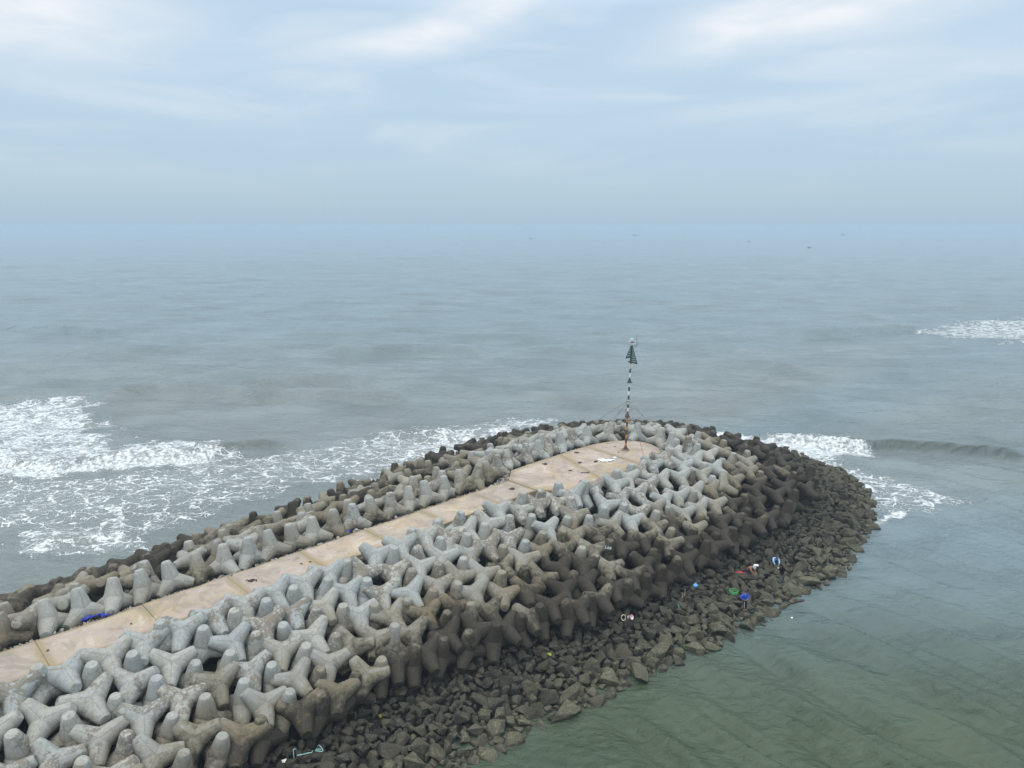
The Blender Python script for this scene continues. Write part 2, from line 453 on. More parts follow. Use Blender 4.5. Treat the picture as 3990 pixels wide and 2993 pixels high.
# ------------------------------------------------------------------ tetrapods
LEG = 1.62
def tetra_mesh(name, flip, seed):
    """four tapered legs welded along their meeting planes"""
    rr = random.Random(seed)
    R0, RT = .715, .335
    k = (R0 - RT) / LEG
    s3 = math.sqrt(8) / 3
    dirs = [Vector((0, 0, 1))] + [Vector((s3 * math.cos(a), s3 * math.sin(a), -1 / 3)) for a in (0, 2 * math.pi / 3, 4 * math.pi / 3)]
    bm = bmesh.new(); ls = bm.verts.layers.float.new('seam')
    half = [0, 10, 20, 30, 40, 48, 54, 58, 60]
    for i, a in enumerate(dirs):
        others = [d for j, d in enumerate(dirs) if j != i]
        cols = []
        u0 = (others[0] - a * others[0].dot(a)).normalized()
        v0 = a.cross(u0)
        for sct in range(3):
            u = u0 * math.cos(sct * 2 * math.pi / 3) + v0 * math.sin(sct * 2 * math.pi / 3)
            v = a.cross(u)
            angs = [-x for x in half[::-1][1:]] + half[1:-1] + [60] if False else [-x for x in half[:0:-1]] + half[:-1]
            for g in angs:
                ph = math.radians(g)
                cs = math.cos(ph)
                s0 = .7071 * cs * R0 / (1 + .7071 * k * cs)
                d = u * cs + v * math.sin(ph)
                cols.append((d, s0, abs(abs(g) - 60) < .5, abs(abs(g) - 58) < .5))
        n = len(cols)
        rows = []
        dl = rr.uniform(-.03, .03)
        for tt in (0, .06, .16, .34, .56, .78, .93):
            ring = []
            for (d, s0, sm, sm2) in cols:
                s = s0 + (LEG - .07 + dl - s0) * tt
                r = R0 - k * s
                if tt == .06: r += .018
                if sm and 0 < tt: r += .022
                w = bm.verts.new(a * s + d * r)
                w[ls] = 1.0 if (sm and tt > 0) else 0.0
                ring.append(w)
            rows.append(ring)
        for s, f in ((LEG - .075 + dl, 1.0), (LEG - .03 + dl, .95), (LEG + dl, .83)):
            rows.append([bm.verts.new(a * s + d * RT * f) for (d, *_r) in cols])
        for ri, (A_, B_) in enumerate(zip(rows[:-1], rows[1:])):
            for q in range(n):
                f = bm.faces.new((A_[q], A_[(q + 1) % n], B_[(q + 1) % n], B_[q]))
                f.smooth = ri < len(rows) - 4
        top = bm.faces.new(rows[-1]); top.smooth = False
    bmesh.ops.remove_doubles(bm, verts=bm.verts[:], dist=.004)
    # hand-worked concrete: dents and a slight unevenness
    for v in bm.verts:
        p = v.co
        q = math.sin(p.x * 3.1 + seed) * math.sin(p.y * 2.7 - seed) * math.sin(p.z * 2.9 + 2 * seed)
        v.co = p * (1 + .012 * q)
    if flip:
        for v in bm.verts: v.co.z *= -1
    bmesh.ops.recalc_face_normals(bm, faces=bm.faces[:])
    me = bpy.data.meshes.new(name)
    bm.to_mesh(me); bm.free()
    me.materials.append(M_TETRA)
    return me

TETRA = [
(0,-20.35,30.74,4.19,-56,42,63), (0,-22.95,30.86,5.19,-71,40,36), (0,-14.17,32.56,2.78,-61,43,48), (0,-21.5,32.21,5.2,-45,32,90), (0,-18.92,32.13,4.24,-41,31,63), (0,-24.67,31.53,6.11,-73,40,60),
(0,-20.03,33.6,5.21,-81,34,36), (0,-16.27,32.03,3.28,-72,44,42), (0,-21.7,29.34,4.11,-45,35,42), (0,-17.69,30.66,3.22,-46,39,42), (0,-18.68,35.14,5.33,-55,34,54), (0,-11.57,34.68,2.74,-67,32,60),
(0,-17.55,33.51,4.3,-42,35,60), (0,-23.12,33.06,6.13,-53,19,81), (0,-9.98,36.15,2.76,-64,30,45), (0,-16.19,34.82,4.34,-52,38,72), (0,-16.18,37.32,5.28,-61,40,78), (0,-21.71,34.45,6.15,-40,38,81),
(0,-12.34,36.29,3.6,-50,28,84), (0,-13.57,34.46,3.32,-33,38,63), (1,-26.07,39.59,6.14,147,14,20), (0,-8.66,37.84,2.77,-58,40,33), (0,-18.91,37.17,6.17,-76,37,45), (1,-13.31,33.26,2.34,-66,10,36),
(0,-20.38,35.76,6.17,-61,25,54), (1,-27.32,38.35,6.15,149,16,53), (1,-22.33,43.27,6.15,167,14,10), (0,-14.73,36.04,4.31,-72,39,63), (0,-17.63,38.45,6.2,-48,34,81), (1,-24.82,40.82,6.14,108,14,51),
(0,-13.52,37.64,4.49,-61,32,51), (0,-10.88,37.76,3.61,-61,41,51), (0,-7.14,39.32,2.77,-56,45,57), (1,-15.02,31.9,2.38,-30,16,26), (1,-28.9,36.81,6.15,151,7,24), (1,-23.35,29.6,4.39,-91,16,26),
(1,-16.24,33.5,3.42,-62,9,22), (1,-23.58,42.04,6.14,146,11,43), (0,-13.5,40.21,5.39,-61,29,66), (1,-17.4,48.11,6.17,142,15,21), (1,-21.09,44.49,6.15,139,14,58), (0,-12.1,39.08,4.5,-45,36,87),
(0,-14.85,38.79,5.36,-63,30,60), (1,-14.74,34.69,3.37,-25,9,48), (0,-11.92,41.39,5.22,-71,34,72), (1,-19.1,30.85,3.36,-43,11,108), (1,-21.68,30.88,4.3,-66,12,84), (1,-1.29,42.58,2.26,-51,18,41),
(1,-17.61,32.13,3.35,-24,17,30), (0,-5.32,40.23,2.72,-80,37,63), (0,-9.83,39.34,3.72,-70,34,21), (0,-7.78,42.05,4.09,-61,27,75), (0,-16.28,39.8,6.22,-65,42,60), (0,-5.67,42.79,3.83,-53,33,69),
(0,-28.33,37.89,6.45,-174,21,54), (1,-10.73,35.38,2.3,-55,15,21), (1,-24.05,32.48,5.83,-69,6,40), (1,-19.85,45.71,6.16,110,7,88), (1,-2.93,41.59,2.27,-54,12,22), (1,-18.62,46.92,6.16,22,2,32),
(1,-6.21,39.79,2.31,-31,14,49), (0,-8.67,43.53,4.93,-63,42,63), (0,1.01,46.51,3.41,-35,29,42), (0,-8.56,40.34,3.6,-64,36,39), (0,-6.86,44.12,4.64,-68,37,75), (0,-6.44,41.18,3.38,-59,38,69),
(0,-14.93,41.14,6.23,-49,36,84), (0,-4.13,41.67,3.02,-74,32,75), (0,-2.44,42.49,2.92,-66,36,24), (0,-1.59,44.16,3.31,-43,26,66), (1,-4.51,40.7,2.29,-31,12,29), (0,-1.85,50.04,5.25,-58,36,72),
(0,-10.81,42.97,5.38,-60,37,66), (0,-0.43,43.15,2.68,-48,35,81), (1,3.81,45.58,2.0,-130,6,25), (0,-13.51,42.5,6.19,-59,38,66), (0,-10.16,44.79,5.86,-69,35,24), (0,2.74,45.77,2.74,-61,26,48),
(1,-9.3,37.03,2.34,-16,13,15), (1,-17.69,37.1,5.29,-61,12,15), (1,-16.19,49.31,6.17,-146,9,6), (1,-14.97,50.51,6.18,154,4,18), (0,-0.69,45.74,3.59,-50,22,39), (1,8.54,48.9,2.0,-71,7,98),
(0,-3.94,43.78,3.75,-47,45,51), (0,4.7,46.2,2.42,-68,36,57), (1,-17.51,35.03,4.45,-33,15,53), (0,-8.19,45.36,5.48,-68,35,54), (0,-9.79,41.58,4.49,-62,37,60), (0,-3.95,46.41,4.67,-47,37,36),
(0,1.14,44.4,2.69,-33,32,57), (0,-8.02,47.84,6.29,-64,28,54), (0,3.9,51.54,4.25,-46,39,60), (1,-12.46,52.99,6.19,134,8,353), (1,-11.19,54.25,6.19,160,12,104), (0,-9.5,46.45,6.26,-69,32,39),
(0,0.62,54.9,6.02,-46,29,45), (0,-24.68,29.55,5.31,-65,38,57), (1,-12.55,34.98,2.75,-30,19,40), (1,-21.99,33.36,5.4,-44,13,55), (0,3.6,49.51,3.71,-63,28,66), (1,-16.42,30.67,2.36,-24,14,86),
(0,6.4,47.35,2.41,-68,29,63), (0,8.71,53.04,3.76,-51,28,24), (1,12.98,52.62,2.01,-75,13,340), (0,7.53,48.63,2.56,-63,30,42), (1,-7.3,58.09,6.2,145,13,13), (0,-12.22,43.79,6.19,-68,34,60),
(0,-5.24,45.14,4.57,-50,27,51), (0,-28.03,44.63,4.93,130,18,69), (1,-13.73,51.75,6.19,132,3,86), (1,-20.29,32.35,4.38,-53,13,56), (1,-10.74,41.26,4.29,-56,10,10), (1,1.96,44.98,2.25,-99,14,40),
(1,15.99,55.29,1.98,5,7,353), (0,-2.67,45.34,3.98,-76,36,60), (0,9.02,50.05,2.7,-71,29,42), (0,-6.55,46.43,5.38,-49,28,45), (0,-5.1,47.74,5.42,-64,34,39), (0,3.65,47.51,3.08,-57,30,51),
(0,7.3,50.53,3.22,-54,30,39), (1,11.41,51.14,2.0,-58,13,36), (0,5.39,48.6,3.02,-65,25,57), (0,-2.17,47.17,4.44,-55,34,36), (1,10.1,49.99,2.0,-82,16,3), (1,-4.59,60.78,6.22,123,12,16),
(1,20.66,59.34,2.01,-40,9,13), (0,25.69,66.07,3.09,-65,32,45), (0,2.05,48.15,3.67,-91,32,3), (0,-27.48,40.34,6.07,167,14,60), (0,2.75,53.53,5.1,-52,36,69), (1,-14.89,37.58,4.5,-60,9,45),
(0,5.41,50.29,3.53,-71,28,33), (0,-1.21,54.27,6.32,-39,31,60), (0,5.03,55.51,5.26,-87,35,24), (1,-9.91,55.52,6.19,165,6,9), (0,-23.29,47.74,5.33,-172,17,15), (1,-8.01,38.69,2.36,-57,18,47),
(0,6.89,53.84,4.43,-62,28,45), (0,13.88,53.41,2.43,-64,37,51), (1,-18.8,33.61,4.35,-48,8,28), (0,-1.96,52.48,6.01,-68,32,21), (1,-8.61,56.8,6.2,115,9,34), (0,11.2,60.43,5.42,-74,32,57),
(1,-13.59,36.35,3.61,-77,18,35), (0,10.23,51.77,2.95,-31,34,54), (0,10.68,54.56,3.72,-66,35,45), (0,0.76,49.4,4.37,-81,24,24), (1,0.33,43.78,2.26,-39,17,80), (0,16.81,56.12,2.43,-54,28,21),
(0,-0.61,48.2,4.36,-61,20,72), (1,5.52,46.81,2.0,-56,11,34), (0,12.77,54.68,3.15,-81,27,24), (0,9.86,56.28,4.5,-57,29,42), (0,9.17,60.74,6.11,-59,29,36), (0,-4.74,49.82,5.98,-66,33,39),
(0,2.14,50.71,4.43,-48,32,57), (0,-0.29,51.33,5.22,-71,18,42), (0,8.23,55.25,4.62,-57,30,69), (1,-20.46,34.68,5.35,-63,19,59), (0,22.1,60.48,2.44,-88,25,39), (0,29.81,68.69,2.69,-43,32,66),
(0,15.96,64.81,5.38,-72,35,51), (0,-23.3,28.16,4.21,-46,40,57), (1,-16.02,36.09,4.33,-37,15,4), (0,-6.46,49.35,6.32,-56,34,60), (0,7.93,57.67,5.49,-70,29,18), (1,-2.14,63.68,6.23,169,18,28),
(0,20.12,60.66,3.0,-52,32,36), (0,5.25,58.07,6.19,-89,40,51), (1,-19.82,36.64,5.87,-66,8,10), (1,-5.93,59.43,6.21,146,2,24), (0,18.43,59.63,3.11,-54,36,48), (1,-7.55,40.78,3.08,-20,9,96),
(1,-12.29,37.83,3.72,-45,18,13), (1,-13.58,38.95,4.56,-90,20,29), (0,-3.24,48.68,5.21,-53,33,57), (0,6.28,52.05,3.91,-62,29,39), (0,2.02,56.21,6.04,-43,28,45), (1,-10.83,39.04,3.58,-34,12,321),
(0,-24.89,43.9,5.83,157,22,93), (0,23.52,61.87,2.51,-68,38,45), (1,26.03,64.04,2.07,-2,11,16), (0,-3.43,51.14,6.01,-77,36,75), (1,1.47,53.82,5.07,-68,13,4), (0,16.76,60.65,3.89,-67,35,63),
(0,-18.75,53.63,5.12,128,20,318), (1,-3.23,62.12,6.23,-13,8,57), (0,13.91,63.57,5.59,-64,32,66), (1,-12.21,42.61,5.32,-2,14,22), (0,3.68,57.05,5.85,-62,25,30), (0,11.95,56.33,3.91,-47,28,45),
(1,1.46,69.0,6.22,133,7,50), (1,-15.1,40.01,5.46,-58,15,347), (1,-16.45,38.62,5.42,-62,9,91), (0,15.01,61.56,4.65,-87,30,33), (1,-0.4,67.13,6.21,135,11,36), (0,20.26,65.24,4.32,-74,36,90),
(0,14.75,67.1,6.37,-45,21,60), (1,-12.28,40.28,4.54,-16,11,38), (0,18.45,61.74,3.77,-71,30,39), (0,13.66,57.43,3.76,-74,36,36), (1,-0.96,46.93,3.62,-43,14,91), (0,-19.12,29.23,3.13,-68,33,54),
(1,-11.41,44.63,5.79,-28,16,26), (1,-8.43,46.63,5.57,-37,9,95), (0,-19.4,48.44,6.07,9,5,315), (0,18.66,63.98,4.38,-72,34,60), (1,3.89,71.52,6.23,140,13,24), (0,4.9,53.39,4.55,-57,30,51),
(0,-15.14,54.85,5.66,-117,10,69), (0,9.43,58.89,5.45,-54,29,69), (1,19.15,58.14,2.01,-75,7,29), (1,10.6,76.4,6.24,14,13,83), (1,-6.95,45.34,4.68,-66,11,6), (0,10.91,57.86,4.69,-74,37,48),
(1,13.76,76.34,6.26,40,10,353), (1,-11.2,36.69,2.94,-40,13,115), (1,7.49,52.65,3.47,-48,13,56), (0,15.64,57.56,3.22,-65,39,48), (0,15.02,59.3,3.94,-62,26,42), (0,7.12,59.55,6.32,-61,19,54),
(0,13.47,60.47,4.76,-53,37,66), (0,23.0,63.82,3.21,-44,32,51), (1,-13.8,41.44,5.49,-70,15,106), (1,-9.8,43.59,4.86,-42,15,33), (0,-30.21,43.52,4.68,178,16,351), (0,-31.05,47.35,3.58,-172,18,105),
(0,12.46,62.08,5.55,-63,37,63), (0,13.35,65.54,6.35,-50,39,48), (1,5.2,72.78,6.23,177,9,34), (0,27.29,68.07,3.13,-64,26,39), (1,-4.41,42.7,3.04,-54,15,9), (1,0.72,48.0,3.52,-50,12,24),
(0,-27.51,51.01,3.59,-123,10,42), (0,21.62,66.66,4.33,-55,27,42), (1,27.47,66.42,2.3,-21,12,10), (1,15.98,74.71,6.21,15,11,30), (1,-0.33,52.9,5.27,-19,7,331), (0,-33.56,44.33,3.71,140,2,84),
(0,20.24,62.73,3.6,-51,29,33), (1,6.57,74.11,6.22,172,9,96), (0,-11.74,56.13,6.11,-167,11,348), (0,14.42,55.64,2.97,-60,40,42), (1,6.03,58.95,6.0,-29,13,73), (1,2.69,70.28,6.22,98,6,88),
(0,23.41,65.77,3.62,-58,35,63), (1,-7.03,42.87,3.78,-29,10,350), (1,-3.91,45.09,3.78,-30,11,34), (0,18.3,66.18,5.1,-62,31,48), (0,28.56,71.96,3.37,-40,19,51), (1,-2.7,43.7,2.99,-118,5,16),
(1,-32.54,42.98,3.84,-168,8,20), (0,11.96,64.02,6.29,-67,28,72), (1,-20.4,29.31,3.19,-48,17,57), (1,-21.48,48.63,5.12,115,9,356), (1,-1.43,65.47,6.22,-19,3,345), (1,8.22,75.24,6.23,65,9,18),
(1,-8.86,42.01,3.95,-73,12,16), (1,-5.57,44.04,3.84,-30,16,35), (1,-5.22,46.42,4.58,-69,10,73), (1,-26.85,49.35,3.69,174,14,5), (0,16.56,66.86,5.78,-56,29,42), (1,-4.17,51.98,6.03,-9,10,89),
(0,-27.17,46.71,4.65,-170,22,9), (0,18.12,57.7,2.57,-49,31,54), (0,24.33,67.59,3.78,-56,25,45), (0,20.34,71.24,5.44,-88,17,36), (0,-24.52,54.21,3.65,-155,12,69), (0,20.26,68.15,5.05,-45,20,66),
(0,26.32,70.68,3.82,-29,29,57), (1,-3.56,49.85,5.23,-34,12,86), (0,-16.25,52.07,6.0,165,14,78), (1,7.61,56.43,4.74,-71,12,112), (0,-4.71,63.32,6.15,-162,9,54), (0,-2.81,66.9,6.13,-156,24,15),
(0,-12.37,70.03,3.41,-131,22,354), (1,32.22,73.8,2.17,-10,8,45), (1,4.27,48.48,2.81,-35,14,78), (0,-21.98,55.39,4.01,173,12,45), (0,12.47,58.92,4.58,-42,44,75), (0,10.5,62.28,6.2,-71,37,45),
(0,16.92,63.04,4.58,-78,31,54), (0,22.25,68.54,4.53,-33,29,30), (0,15.46,76.74,6.47,-149,4,36), (0,27.28,77.1,3.9,-26,22,66), (1,6.28,54.93,4.48,-82,4,38), (1,11.81,54.35,2.89,-60,15,25),
(1,-3.52,47.53,4.49,-77,11,355), (1,-25.37,45.76,4.86,145,5,97), (0,-14.36,58.31,5.11,159,11,51), (0,-8.62,68.75,4.46,153,14,297), (0,18.33,68.61,5.72,-60,25,63), (0,23.95,69.62,4.24,-44,34,48),
(0,24.72,72.11,4.4,-56,19,39), (0,22.56,73.43,5.05,1,15,51), (1,-2.18,51.27,5.28,-32,6,23), (1,11.09,52.73,2.59,-4,8,343), (0,-7.25,59.36,6.39,-176,21,0), (0,-34.24,48.26,2.61,155,8,66),
(0,-30.51,52.16,2.61,-128,11,45), (1,-5.3,48.76,5.37,-66,9,42), (0,-28.24,54.94,2.6,111,7,72), (0,-24.47,59.46,2.63,150,12,60), (1,24.43,62.8,2.14,-25,10,2), (0,29.65,74.33,3.28,-16,6,345),
(1,4.98,56.78,5.29,-105,2,35), (0,-9.82,58.35,6.05,-168,21,315), (0,-35.66,46.93,2.61,-163,10,60), (0,-31.73,50.88,2.61,166,15,36), (0,16.45,69.06,6.39,-30,32,75), (0,-20.84,51.28,5.13,-177,18,42),
(1,-0.82,49.46,4.37,-53,10,26), (1,2.06,51.94,4.38,-28,15,67), (1,9.64,53.87,3.36,21,3,25), (1,-13.36,55.39,5.5,153,6,39), (1,16.26,58.87,3.02,-48,11,95), (0,-17.67,64.16,3.19,-120,4,0),
(1,21.74,63.39,2.97,-97,4,18), (0,29.8,81.07,3.17,-58,15,21), (1,0.77,50.58,4.3,-31,14,332), (1,5.17,51.41,3.49,-45,14,38), (0,-14.2,62.54,4.27,152,23,3), (1,-19.92,61.83,2.77,150,17,26),
(1,18.82,73.69,5.58,-85,5,41), (0,21.21,75.18,5.4,-40,17,63), (0,24.96,79.3,4.34,2,19,267), (1,0.71,56.29,5.96,-40,10,55), (1,2.4,57.45,5.85,-78,17,39), (0,-20.94,63.61,2.61,-141,12,63),
(0,-7.33,71.26,4.37,179,22,324), (1,31.45,71.07,2.09,-70,17,56), (1,-6.73,47.44,5.34,-82,10,39), (1,-31.47,40.53,4.67,144,8,18), (1,3.76,52.75,4.21,-50,14,51), (0,-17.94,60.14,3.97,131,17,3),
(0,-4.46,68.1,5.56,163,8,27), (1,16.92,72.97,6.15,68,4,31), (0,-22.9,50.17,4.89,133,11,75), (1,17.17,57.16,2.22,-68,20,51), (1,19.07,71.67,5.43,-9,13,36), (0,30.14,77.04,3.2,-63,20,15),
(1,-19.03,50.71,5.24,151,14,12), (1,4.29,54.54,4.59,-44,13,65), (1,14.41,54.39,2.15,-83,11,19), (1,16.25,61.9,3.99,-32,15,31), (0,1.42,70.34,6.39,152,5,33), (0,-15.77,69.72,2.7,-137,10,18),
(1,-32.53,46.6,2.97,80,8,338), (1,13.81,58.76,3.7,-150,8,15), (0,-9.93,65.17,4.74,-155,7,18), (0,-12.8,66.89,3.82,-157,16,321), (0,22.42,77.86,4.99,-12,22,39), (1,9.38,57.48,4.58,-74,15,8),
(1,12.16,57.63,3.83,-45,11,26), (0,-29.38,53.54,2.6,175,5,27), (0,-11.9,61.0,5.07,-159,23,0), (0,-21.13,59.15,3.46,-160,18,39), (1,22.97,71.71,4.35,-22,9,5), (1,-9.05,62.88,4.91,119,12,41),
(1,17.0,65.62,4.88,-41,19,118), (0,18.51,77.46,5.87,-62,18,42), (1,4.02,58.63,5.95,-102,9,50), (0,-32.95,49.58,2.61,169,14,327), (0,-27.07,56.39,2.6,-52,3,39), (0,1.99,76.79,5.26,-139,17,27),
(0,19.18,74.98,5.87,-21,14,63), (0,-4.14,80.52,3.4,-109,11,57), (0,-25.53,57.59,2.74,-159,14,18), (1,-7.37,48.88,6.0,-67,6,45), (1,13.14,55.9,3.0,-52,10,32), (1,15.13,56.58,2.64,-44,14,21),
(1,9.36,61.92,6.0,-71,13,20), (0,10.86,78.01,6.27,-87,1,90), (1,-5.6,50.59,6.02,-79,12,347), (1,-28.81,47.57,3.63,84,11,27), (1,-23.3,60.92,2.19,-179,6,62), (1,-17.34,69.12,1.99,169,7,39),
(0,9.53,80.27,5.6,155,17,327), (0,27.05,84.05,3.44,-27,19,51), (1,-23.01,53.47,3.74,152,8,18), (1,-31.0,49.06,2.77,168,17,71), (0,-6.11,73.14,4.3,-144,6,30), (1,25.65,76.68,3.89,12,17,350),
(1,28.56,75.96,3.19,-36,6,96), (1,-27.7,53.13,2.67,90,4,59), (0,-9.86,60.91,5.53,95,16,81), (1,10.87,63.43,6.01,-41,11,6), (0,5.51,75.43,6.19,-155,9,75), (0,7.45,77.7,5.98,-144,16,42),
(1,-20.18,57.59,3.56,88,8,46), (0,-5.59,66.14,5.53,-165,17,315), (0,-7.51,76.38,3.41,-172,12,45), (0,-3.14,77.88,4.07,140,10,69), (0,13.64,78.84,6.11,7,12,57), (0,-5.6,82.95,2.65,-167,10,57),
(1,28.76,70.23,2.72,-29,11,83), (1,-17.58,58.42,3.98,138,9,28), (1,-7.19,65.75,4.78,178,5,1), (0,-14.54,65.33,3.69,134,12,345), (0,-0.38,73.94,5.35,175,14,60), (0,-10.7,75.84,2.8,-109,11,54),
(0,-2.64,84.86,2.76,156,24,330), (1,13.9,81.47,5.03,61,9,45), (1,-16.94,54.13,4.99,108,7,1), (1,21.17,61.41,2.53,-50,14,32), (1,-19.42,64.37,2.35,144,6,59), (1,-4.19,71.49,4.58,75,4,13),
(1,16.75,70.97,6.1,-41,9,74), (1,24.98,68.77,3.4,-81,8,16), (1,-9.71,73.36,3.04,119,10,2), (0,-11.72,73.27,3.03,163,26,357), (1,-28.31,42.48,4.93,110,7,95), (1,-24.61,50.94,3.89,144,9,50),
(1,-26.01,55.04,2.7,114,10,50), (1,-15.12,60.55,4.05,73,1,71), (1,-17.51,66.18,2.42,157,11,12), (1,-10.2,68.24,3.74,150,16,102), (0,-0.93,71.35,5.72,175,12,45), (1,27.76,73.42,3.26,19,7,5),
(1,23.11,75.82,4.51,-4,9,46), (0,-17.47,56.07,4.9,168,15,342), (1,-19.91,55.05,4.13,119,11,39), (1,18.78,67.38,4.87,-64,9,37), (1,-10.67,71.55,3.13,112,11,36), (0,-8.75,79.18,2.65,-162,12,6),
(0,21.16,83.79,4.38,-16,11,66), (1,-23.64,56.25,3.02,144,10,357), (1,-16.07,63.39,3.26,-163,5,81), (1,18.98,65.19,4.21,-23,10,27), (0,-2.69,72.37,5.16,147,10,66), (1,25.21,73.82,3.95,-44,5,92),
(1,-1.17,79.7,3.67,139,9,75), (0,18.81,80.15,5.39,-67,17,12), (1,27.79,80.1,3.23,66,5,355), (1,25.69,81.92,3.51,-90,6,97), (1,-0.28,69.02,5.87,175,9,72), (1,-8.66,71.2,3.65,117,11,84),
(0,4.05,77.55,5.49,-67,16,42), (0,-0.66,88.12,2.39,-152,9,21), (1,-25.41,30.6,5.59,-61,20,31), (1,-7.34,60.82,5.65,170,9,31), (1,-6.48,62.95,5.43,67,4,8), (1,-12.86,63.51,3.96,90,11,10),
(1,-14.83,67.22,2.88,117,5,115), (1,15.44,68.26,6.05,-27,14,16), (1,-5.88,69.54,4.57,98,11,45), (0,-4.33,74.16,4.49,146,6,33), (1,-0.69,76.88,4.32,69,6,50), (0,0.7,78.39,4.7,-155,16,27),
(1,-9.37,77.61,2.36,155,11,40), (1,11.33,79.64,5.47,43,8,89), (1,20.76,77.54,4.95,32,13,16), (0,3.5,86.42,3.39,-132,20,312), (1,-12.01,58.55,5.12,160,9,9), (1,3.28,74.34,5.56,134,4,18),
(1,-13.55,72.2,2.37,82,7,35), (1,-6.49,75.4,3.37,156,20,33), (1,-12.79,74.71,2.11,113,9,75), (0,4.24,82.66,4.36,154,5,54), (1,23.23,80.05,4.22,-47,6,0), (1,1.23,72.38,5.54,130,13,78),
(1,-5.55,77.44,3.21,-180,8,74), (0,16.13,82.71,5.05,172,10,48), (0,23.13,81.93,4.45,7,6,39), (0,8.05,86.0,4.07,-111,5,12), (1,-2.4,69.59,5.32,162,2,56), (1,21.15,69.26,4.53,40,10,14),
(1,31.21,78.81,2.46,42,16,26), (0,3.75,90.9,2.39,-150,13,21), (0,9.41,90.8,2.98,137,3,270), (1,21.19,89.08,2.81,75,9,6), (1,-2.13,74.43,4.47,158,12,34), (0,6.97,80.58,5.24,27,12,51),
(1,-8.23,81.02,2.02,33,5,6), (0,11.87,81.69,5.4,45,6,315), (1,20.22,81.38,4.54,-149,1,55), (1,-0.73,86.08,2.39,129,12,55), (0,5.88,87.62,3.43,150,1,42), (0,23.64,86.12,3.61,12,17,0),
(0,1.26,89.32,2.39,-13,12,60), (0,2.62,78.99,4.93,-73,1,36), (0,4.49,79.75,5.07,56,3,48), (1,16.69,80.03,5.2,106,7,24), (0,-1.06,81.91,3.66,148,25,0), (0,1.42,82.87,3.88,92,9,27),
(1,13.22,84.29,4.33,137,6,359), (1,23.6,83.62,3.66,108,9,76), (1,22.05,85.66,3.47,18,12,2), (0,21.78,91.71,2.61,-31,9,36), (0,0.66,80.44,4.27,55,4,33), (1,5.39,81.28,4.42,167,8,81),
(1,11.43,86.12,3.82,103,10,6), (1,4.48,88.68,2.57,136,7,41), (1,18.98,87.23,3.38,-5,11,21), (1,-17.92,29.41,2.36,43,3,355), (1,10.19,83.89,4.34,-33,4,17), (1,-4.62,84.3,2.1,157,6,23),
(1,1.52,84.66,3.08,95,7,11), (0,19.01,85.39,4.23,107,7,54), (1,1.94,87.66,2.44,111,12,358), (1,29.18,82.7,2.71,36,12,44), (0,16.67,86.65,4.1,30,15,285), (1,17.25,89.14,3.04,93,13,353),
(1,25.24,87.2,2.77,21,2,36), (0,7.51,92.99,2.35,-172,6,30), (1,5.83,78.44,5.14,120,14,30), (1,1.96,80.13,4.14,140,10,19), (0,6.67,83.87,4.42,140,7,39), (1,6.22,85.84,3.46,-161,6,18),
(1,9.02,88.84,3.03,79,9,352), (1,6.79,90.55,2.45,177,9,44), (0,10.26,93.46,2.34,144,3,51), (0,20.47,92.92,2.4,-142,10,24), (0,19.13,93.5,2.34,-173,8,24), (1,-3.3,82.12,2.79,169,12,25),
(1,14.67,88.54,3.29,105,10,31), (1,11.7,90.21,2.79,112,11,15), (0,17.07,92.87,2.6,56,9,42), (0,13.73,94.09,2.33,83,6,48), (0,17.83,93.91,2.31,5,13,57), (1,8.44,81.64,4.73,34,3,41),
(1,16.73,84.4,4.19,60,9,12), (0,12.97,88.63,3.66,56,15,267), (0,19.04,88.88,3.42,65,14,60), (1,14.9,91.16,2.66,125,11,19), (0,17.74,91.25,2.95,-14,6,30), (0,12.7,92.63,2.65,34,8,60),
(0,15.07,93.13,2.62,123,6,273), (0,-33.32,41.39,4.47,145,9,96), (1,-35.76,44.74,2.68,170,4,110), (0,16.41,94.19,2.32,75,3,267), (0,15.43,94.49,2.3,53,15,57), (1,-21.99,28.06,3.25,-58,11,77),
(0,-30.51,35.81,6.44,-177,7,315), (0,-31.97,38.25,5.53,-162,14,33), (1,-35.38,41.53,3.54,168,13,15), (0,-37.72,44.37,2.75,-173,18,0),
]
ME_Y = [tetra_mesh('tetrapod_lying', True, s) for s in (1, 2, 3)]
ME_U = [tetra_mesh('tetrapod_standing', False, s) for s in (4, 5, 6)]
ORD = ('first second third fourth fifth sixth seventh eighth ninth tenth eleventh twelfth thirteenth fourteenth fifteenth '
       'sixteenth seventeenth eighteenth nineteenth').split()
TENS = {2: 'twent', 3: 'thirt', 4: 'fort', 5: 'fift', 6: 'sixt', 7: 'sevent', 8: 'eight', 9: 'ninet'}
def ordinal(n):
    if n < 20: return ORD[n - 1]
    if n >= 100: return 'hundred-and-' + ordinal(n - 100) if n > 100 else 'hundredth'
    t, u = divmod(n, 10)
    return TENS[t] + ('ieth' if u == 0 else 'y-' + ORD[u - 1])

def tetra_matrix(az, tilt, yaw, loc, sc):
    a, t = R(az), R(tilt)
    n = Vector((math.cos(a) * math.sin(t), math.sin(a) * math.sin(t), math.cos(t)))
    ux = Vector((0, 1, 0)).cross(n).normalized(); uy = n.cross(ux)
    y = R(yaw)
    ex = ux * math.cos(y) + uy * math.sin(y); ey = -ux * math.sin(y) + uy * math.cos(y)
    return Matrix.Translation(loc) @ Matrix((ex, ey, n)).transposed().to_4x4() @ Matrix.Scale(sc, 4)

